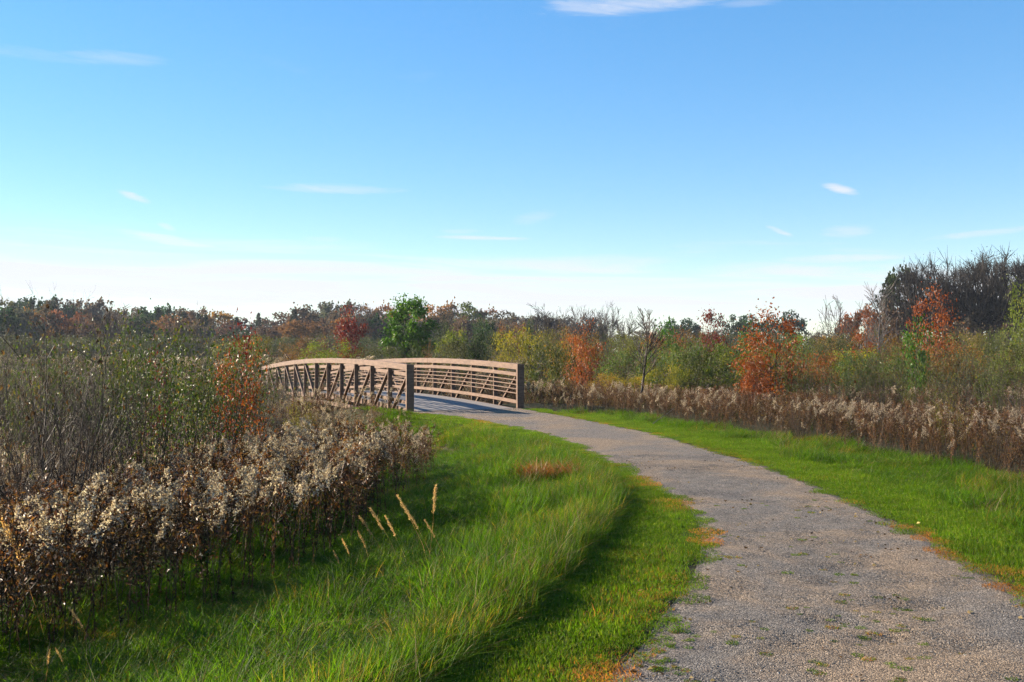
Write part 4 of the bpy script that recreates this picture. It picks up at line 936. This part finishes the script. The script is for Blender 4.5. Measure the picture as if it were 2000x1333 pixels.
# near side shrubs, left of the bridge
def bare_shoot(seed, H=2.6):
    rng = np.random.RandomState(seed); segs = []; pos = []
    for i in range(4):
        an = rng.rand() * 6.28; cp = curve((math.cos(an) * .03, math.sin(an) * .03, 0), (math.cos(an) * .12, math.sin(an) * .12, 1), H * (1 - .12 * i), 10, 0, rng)
        segs += [(cp[k], cp[k + 1], .008 * (1.1 - k / 10), .008 * (1.1 - (k + 1) / 10), 1) for k in range(10)]; pos += [cp[-1]] * 3
        for k in range(5, 10):
            e_ = curve(cp[k], (rng.randn() * .5, rng.randn() * .5, .9), H * .09 * (.5 + rng.rand()), 3, .1, rng); segs += [(e_[m_], e_[m_ + 1], .0035, .0025, 2) for m_ in range(3)]; pos.append(e_[-1])
    lf = MB(); pos = np.array(pos); leaves(lf, pos, rng.randn(len(pos), 3) * .5 + np.array([0, 0, -1.]), .03 + .03 * rng.rand(len(pos)), .5, .6)
    return tree_t([('branches', segmesh(segs, M['twig'])), ('withered_leaves', lf.mesh('withered_leaves', M['weedleaf']))], H, .32)
T_shoot = [bare_shoot(560 + i) for i in range(2)]
for i, (px, yt, D, w_, lab) in enumerate([(28, 515, 9.2, 60, 'highest bare shoot, tipped with drooping dry leaves, above the near shrubs'), (66, 574, 9.8, 90, 'bare forked shoots with curled dry tips'), (105, 576, 9.5, 70, 'thin bare shoot with a hooked tip left of the paired seed tips'), (128, 570, 9.9, 70, 'pair of bare shoots ending in dark seed tips'), (215, 632, 11, 60, 'short bare shoot standing before the round bare tree'), (285, 578, 12, 34, 'single thin bare wand leaning above the leafy green shrub')]):
    put('bare_shoot', T_shoot[i % 2], px, yt, D, lab, 'shrub', w_)
T_leafy = [clump_tree(500 + i, 2.2, 1.9, .25, 46, 1500, .046, M['leaf_green'], 'mound', 'twig', crad=.15, r0=.035, multi=True, name='leaves', asp=.55) for i in range(2)]
S_sh = dict(L=1.5, r=.015, n=[6, 5, 4, 3], kids=[2, 2, 3], start=[.1, .1, .1], ang=[.6, .7, .75], lr=[.62, .55, .5], jit=[.14, .2, .24, .25], trop=[.03, .05, .04, .03], taper=.45, rr=.58, rmin=.0014, keep=.66)
def bare_shrub(seed, H, nst=5):
    rng = np.random.RandomState(seed); segs = []; tips = []
    for i in range(nst):
        an = rng.rand() * 6.28; q = .25 + .5 * rng.rand()
        grow(rng, segs, tips, np.array([math.cos(an) * .1, math.sin(an) * .1, 0]), unit(np.array([[math.cos(an) * q, math.sin(an) * q, 1.]]))[0], 1.5 * (.7 + .4 * rng.rand()), .016, 0, S_sh)
    tm = max(q_[1][2] for q_ in segs); f_ = H / tm; segs = [(a * f_, b_ * f_, c_, d_, l) for a, b_, c_, d_, l in segs]; tips = [t_ * f_ for t_ in tips]; segs = [(a, b_, c_, d_, l + 1) for a, b_, c_, d_, l in segs]
    lf = MB(); k = rng.choice(len(tips), min(70, len(tips)), False); pos = np.array(tips)[k]; leaves(lf, pos, rng.randn(len(k), 3) + np.array([0, 0, -1.2]), .035 + .03 * rng.rand(len(k)), .5, .6)
    return tree_t([('branches', segmesh(segs, M['twig'])), ('withered_leaves', lf.mesh('withered_leaves', M['weedleaf']))], H, 2.2)
T_bsh = [bare_shrub(520 + i, 2.4) for i in range(4)]
for i, (px, yt, D, w_, lab) in enumerate([(25, 500, 9.6, 230, 'bare twiggy shrub at the picture edge with the highest shoot'), (-60, 555, 8.6, 230, 'bare shrub cut off by the picture edge'), (105, 540, 10.8, 220, 'bare twiggy shrub with hooked dark seed tips'), (180, 575, 11.6, 200, 'bare grey shrub right of the hooked seed tips'), (70, 590, 12.6, 230, 'bare shrub in the shade behind the tallest one'), (240, 618, 12.8, 170, 'low bare shrub leaning toward the leafy shrub'), (10, 680, 8.0, 240, 'low bare shrub among the nearest goldenrod')]):
    put('bare_shrub', T_bsh[i % 4], px, yt, D, lab, 'shrub', w_)
for i, (px, yt, D, w_, lab) in enumerate([(370, 632, 15.5, 230, 'leafy green shrub with pale glints beside the red leaved shrub'), (290, 638, 17, 200, 'leafy green shrub behind the bare shrubs'), (250, 625, 15, 80, 'tall thin leafy shoot rising above the thicket'), (420, 700, 14.5, 170, 'low leafy green shrub behind the goldenrod plumes'), (330, 720, 13.5, 150, 'sparse green shrub with forked dark stem'), (285, 672, 12.5, 190, 'leafy shrub with dark green leaves between the bare shrub and the plumes'), (440, 675, 16.5, 150, 'dense green shrub touching the red leaved one'), (190, 650, 14.5, 210, 'dark leafy shrub showing through the bare twigs'), (80, 655, 15, 220, 'dark green shrub deep behind the bare twigs'), (500, 665, 21, 90, 'yellow green leafy shrub right of the red leaved one')]):
    put('leafy_shrub', T_leafy[i % 2], px, yt, D, lab, 'shrub', w_)
T_redn = clump_tree(530, 2.3, 1.2, .35, 46, 2200, .055, M['rust'], 'oval', 'bark_dark', crad=.10, r0=.02, asp=.6, name='leaves')
T_redn2 = clump_tree(531, 2.3, 1.1, .5, 30, 1100, .055, M['red'], 'oval', 'bark_dark', crad=.10, r0=.02, asp=.6, name='leaves')
put('red_shrub', T_redn2, 462, 640, 18.4, 'red leaved upright shrub at the far end of the left rail', 'shrub', 75)
put('red_shrub', T_redn, 470, 690, 18, 'rust orange leaved shrub below the red one', 'shrub', 100)
put('red_shrub', T_redn2, 320, 690, 19, 'thin shrub with dull red leaves behind the leafy green one', 'shrub', 70)
for i in range(34):   # dense undergrowth behind the near shrubs
    px = -40 + i * 17 + RS.uniform(-10, 10); D = RS.uniform(22, 44); yt = np.interp(px, [0, 300, 520], [640, 655, 690]) + RS.uniform(-6, 26)
    c_, cn = [((.045, .06, .02), 'dull green'), ((.06, .045, .03), 'brown'), ((.08, .085, .015), 'yellow green')][RS.choice(3, p=[.4, .35, .25])]
    T_ = [T_will, T_brush, T_will][RS.randint(3)][RS.randint(3)]
    lab = '%s shrub in the undergrowth %s' % (cn, zone(px).replace('above', 'behind')); put('undergrowth_shrub', T_, px, yt, D, lab, 'shrub', RS.uniform(90, 150), hue(c_), lab)
for i, (px, yt, D, w_, c_, lab) in enumerate([(540, 740, 26, 90, (.15, .12, .012), 'golden yellow bush in front of the far end of the bridge'), (585, 755, 25, 80, (.13, .11, .015), 'yellow green bush against the bridge diagonals'), (520, 775, 22, 90, (.16, .07, .015), 'orange brown bush below the red leaved shrub'), (620, 785, 24, 80, (.10, .06, .02), 'brown bush against the bridge truss'), (480, 790, 20, 100, (.13, .08, .02), 'amber brown brush behind the plumes')]):
    put('low_bush', T_will[i % 4] if i % 2 else T_brush[i % 3], px, yt, D, lab, 'shrub', w_, c_)

# ---------------------------------------------------------------- small things
def reed(seed, H=.9, lean=.5):
    rng = np.random.RandomState(seed); st = MB(); sd_ = MB()
    pts = curve((0, 0, 0), (lean * .4, 0, 1), H, 9, .15 + lean * .7, rng); r = np.linspace(.0025, .001, 10); 
    pts[:, 0] += lean * .25 * np.linspace(0, 1, 10) ** 2 * H
    tubes(st, pts[:-1], pts[1:], r[:-1], r[1:], 3)
    k = 240; q = 9 - rng.rand(k) * 3.0; w_ = (.5 + .5 * np.sin((9 - q) / 3.0 * math.pi)) * .009
    fp = np.stack([np.interp(q, np.arange(10), pts[:, i]) for i in range(3)], 1) + rng.randn(k, 3) * w_[:, None]
    d0 = unit((pts[-1] - pts[-3])[None])[0]; leaves(sd_, fp, d0 + rng.randn(k, 3) * .35, .018 + .014 * rng.rand(k), .25, .3)
    return st.mesh('stem', M['reed']), sd_.mesh('seed_head', M['reed'])
reeds = [reed(600 + i, H=.9, lean=[.5, .35, .7, .1][i % 4]) for i in range(4)]
for i, (px, yt, D, kind_, rz, lab) in enumerate([
        (835, 950, 8.6, 3, 0, 'tall straight tan reed grass stalk, rightmost of its clump'), (795, 960, 8.8, 1, 3.1, 'tan reed grass stalk with the brightest upright head'), (812, 985, 8.6, 1, 3.3, 'tan reed grass stalk between the upright head and the straight stalk'),
        (745, 985, 8.7, 0, 3.2, 'tan reed grass stalk leaning over beside the bright heads'), (765, 1003, 8.5, 1, 3.0, 'short tan reed grass stalk in the middle of its clump'), (724, 1000, 8.9, 0, 3.4, 'pale reed grass stalk leaning toward the dark goldenrod'),
        (704, 1035, 8.6, 2, 3.1, 'drooping reed grass stalk with a forked bright head'), (672, 1050, 8.7, 2, 3.3, 'thin drooping reed grass stalk at the foot of the goldenrod'), (655, 1075, 8.4, 2, 2.9, 'lowest drooping reed grass stalk of the clump'), (845, 1010, 8.3, 1, 3.2, 'small reed grass stalk behind the tall straight one'),
        (160, 1175, 6.6, 1, 3.6, 'bent golden reed grass head in the shade at the foot of the bed'), (85, 1290, 6.0, 3, 0, 'upright golden reed grass head near the picture corner'), (115, 1268, 6.1, 2, 3.3, 'golden reed grass head bowed over beside the upright one'), (20, 1010, 7.4, 2, 3.0, 'long straw coloured reed blade among the nearest goldenrod')]):
    X = (px - 1000) / F * D; z0 = float(gz(X, D)); H_ = CAMH - (yt - H0) / F * D - z0; s = max(.3, H_ / .9)
    t_ = thing('reed_grass_stalk', lab, 'reed grass', (X + (.25 * s if rz else 0), D, z0), rz, (s,) * 3)
    obj('stem', reeds[kind_][0], t_); obj('seed_head', reeds[kind_][1], t_)
# rust coloured clump of dried grass in the uncut grass
mb = MB(); n = 420; b_ = disk(n, .28); b_[:, 0] *= 1.6; a = RS.rand(n) * 6.283; l = .3 + RS.rand(n)
blades(mb, b_, .16 + .20 * RS.rand(n), .006 + .003 * RS.rand(n), np.stack([np.cos(a) * l, np.sin(a) * l], 1), .4 + .5 * RS.rand(n), segs=3)
c_ = P(1072, 945, -.05); o = obj('dried_grass_clump', mb.mesh('dried_grass_clump', M['orange_grass']), loc=(c_[0], c_[1], float(gz(*c_)) + .06), label='bright rust orange clump of dried grass in the uncut green grass', category='grass clump')
# dead branches lying at the far verge
def dead_branch(seed, L):
    rng = np.random.RandomState(seed); segs = []; tips = []
    S = dict(n=[8, 4], kids=[1], start=[.3], ang=[.6], lr=[.3], jit=[.07, .1], trop=[0, 0], taper=.3, rr=.5, rmin=.004, keep=.6)
    grow(rng, segs, tips, np.zeros(3), np.array([.85, .1, .5]), L, .012, 0, S); return segmesh([(a, b2, c2, d2, 1) for a, b2, c2, d2, l in segs], M['twig_pale'], 'branch')
for i, (px, py, L, rz, lab) in enumerate([(1615, 862, .9, 0.2, 'short pale dead branch propped against the goldenrod'), (1640, 868, 1.1, -.2, 'longer pale dead branch lying in the grass at the verge'), (1275, 838, .7, .4, 'thin pale dead stick leaning beside the bare sapling')]):
    c_ = P(px, py, -.1); obj('dead_branch', dead_branch(700 + i, L), loc=(c_[0], c_[1], float(gz(*c_)) + .05), label=lab, category='branch').rotation_euler = (0, 0, rz)
# a few fallen leaves
T_fl = []
for i, (px, py, lab) in enumerate([(985, 1160, 'pale curled fallen leaf on the uncut grass'), (1980, 1188, 'small pale fallen leaf at the gravel edge'), (1245, 1158, 'brown fallen leaf on the mown verge'), (1010, 1213, 'reddish fallen leaf in the shade of the uncut grass'), (1790, 1025, 'tan fallen leaf at the far edge of the gravel')]):
    mb = MB(); leaves(mb, np.zeros((1, 3)), np.array([[1., .3, .2]]), .045, .5, .4); c_ = P(px, py, .1 if i == 0 else .02)
    obj('fallen_leaf', mb.mesh('fallen_leaf', M['reed']), loc=(c_[0], c_[1], max(.03, float(gz(*c_)) + (.16 if i == 0 else .05))), label=lab, category='leaf')

# ---------------------------------------------------------------- haze
HAZE = 0.0002
mb = MB(); V = [(x_, y_, z_) for x_ in (-2600, 2600) for y_ in (-900, 3600) for z_ in (-4.0, 17.5)]
mb.add(V, [[0, 1, 3, 2], [4, 6, 7, 5], [0, 4, 5, 1], [2, 3, 7, 6], [0, 2, 6, 4], [1, 5, 7, 3]])
m, t, out = newmat('haze_air'); pv = N(t, 'ShaderNodeVolumePrincipled'); pv.inputs['Density'].default_value = HAZE; pv.inputs['Color'].default_value = (.80, .88, 1, 1)
t.links.new(pv.outputs[0], out.inputs['Volume'])
for o in bpy.data.objects:
    if 'label' in o and len(o['label'].split()) > 16: print('LONG', o['label'])
if HAZE > 0: obj('haze', mb.mesh('haze', m), kind='stuff')
print('scene done', len(bpy.data.objects))
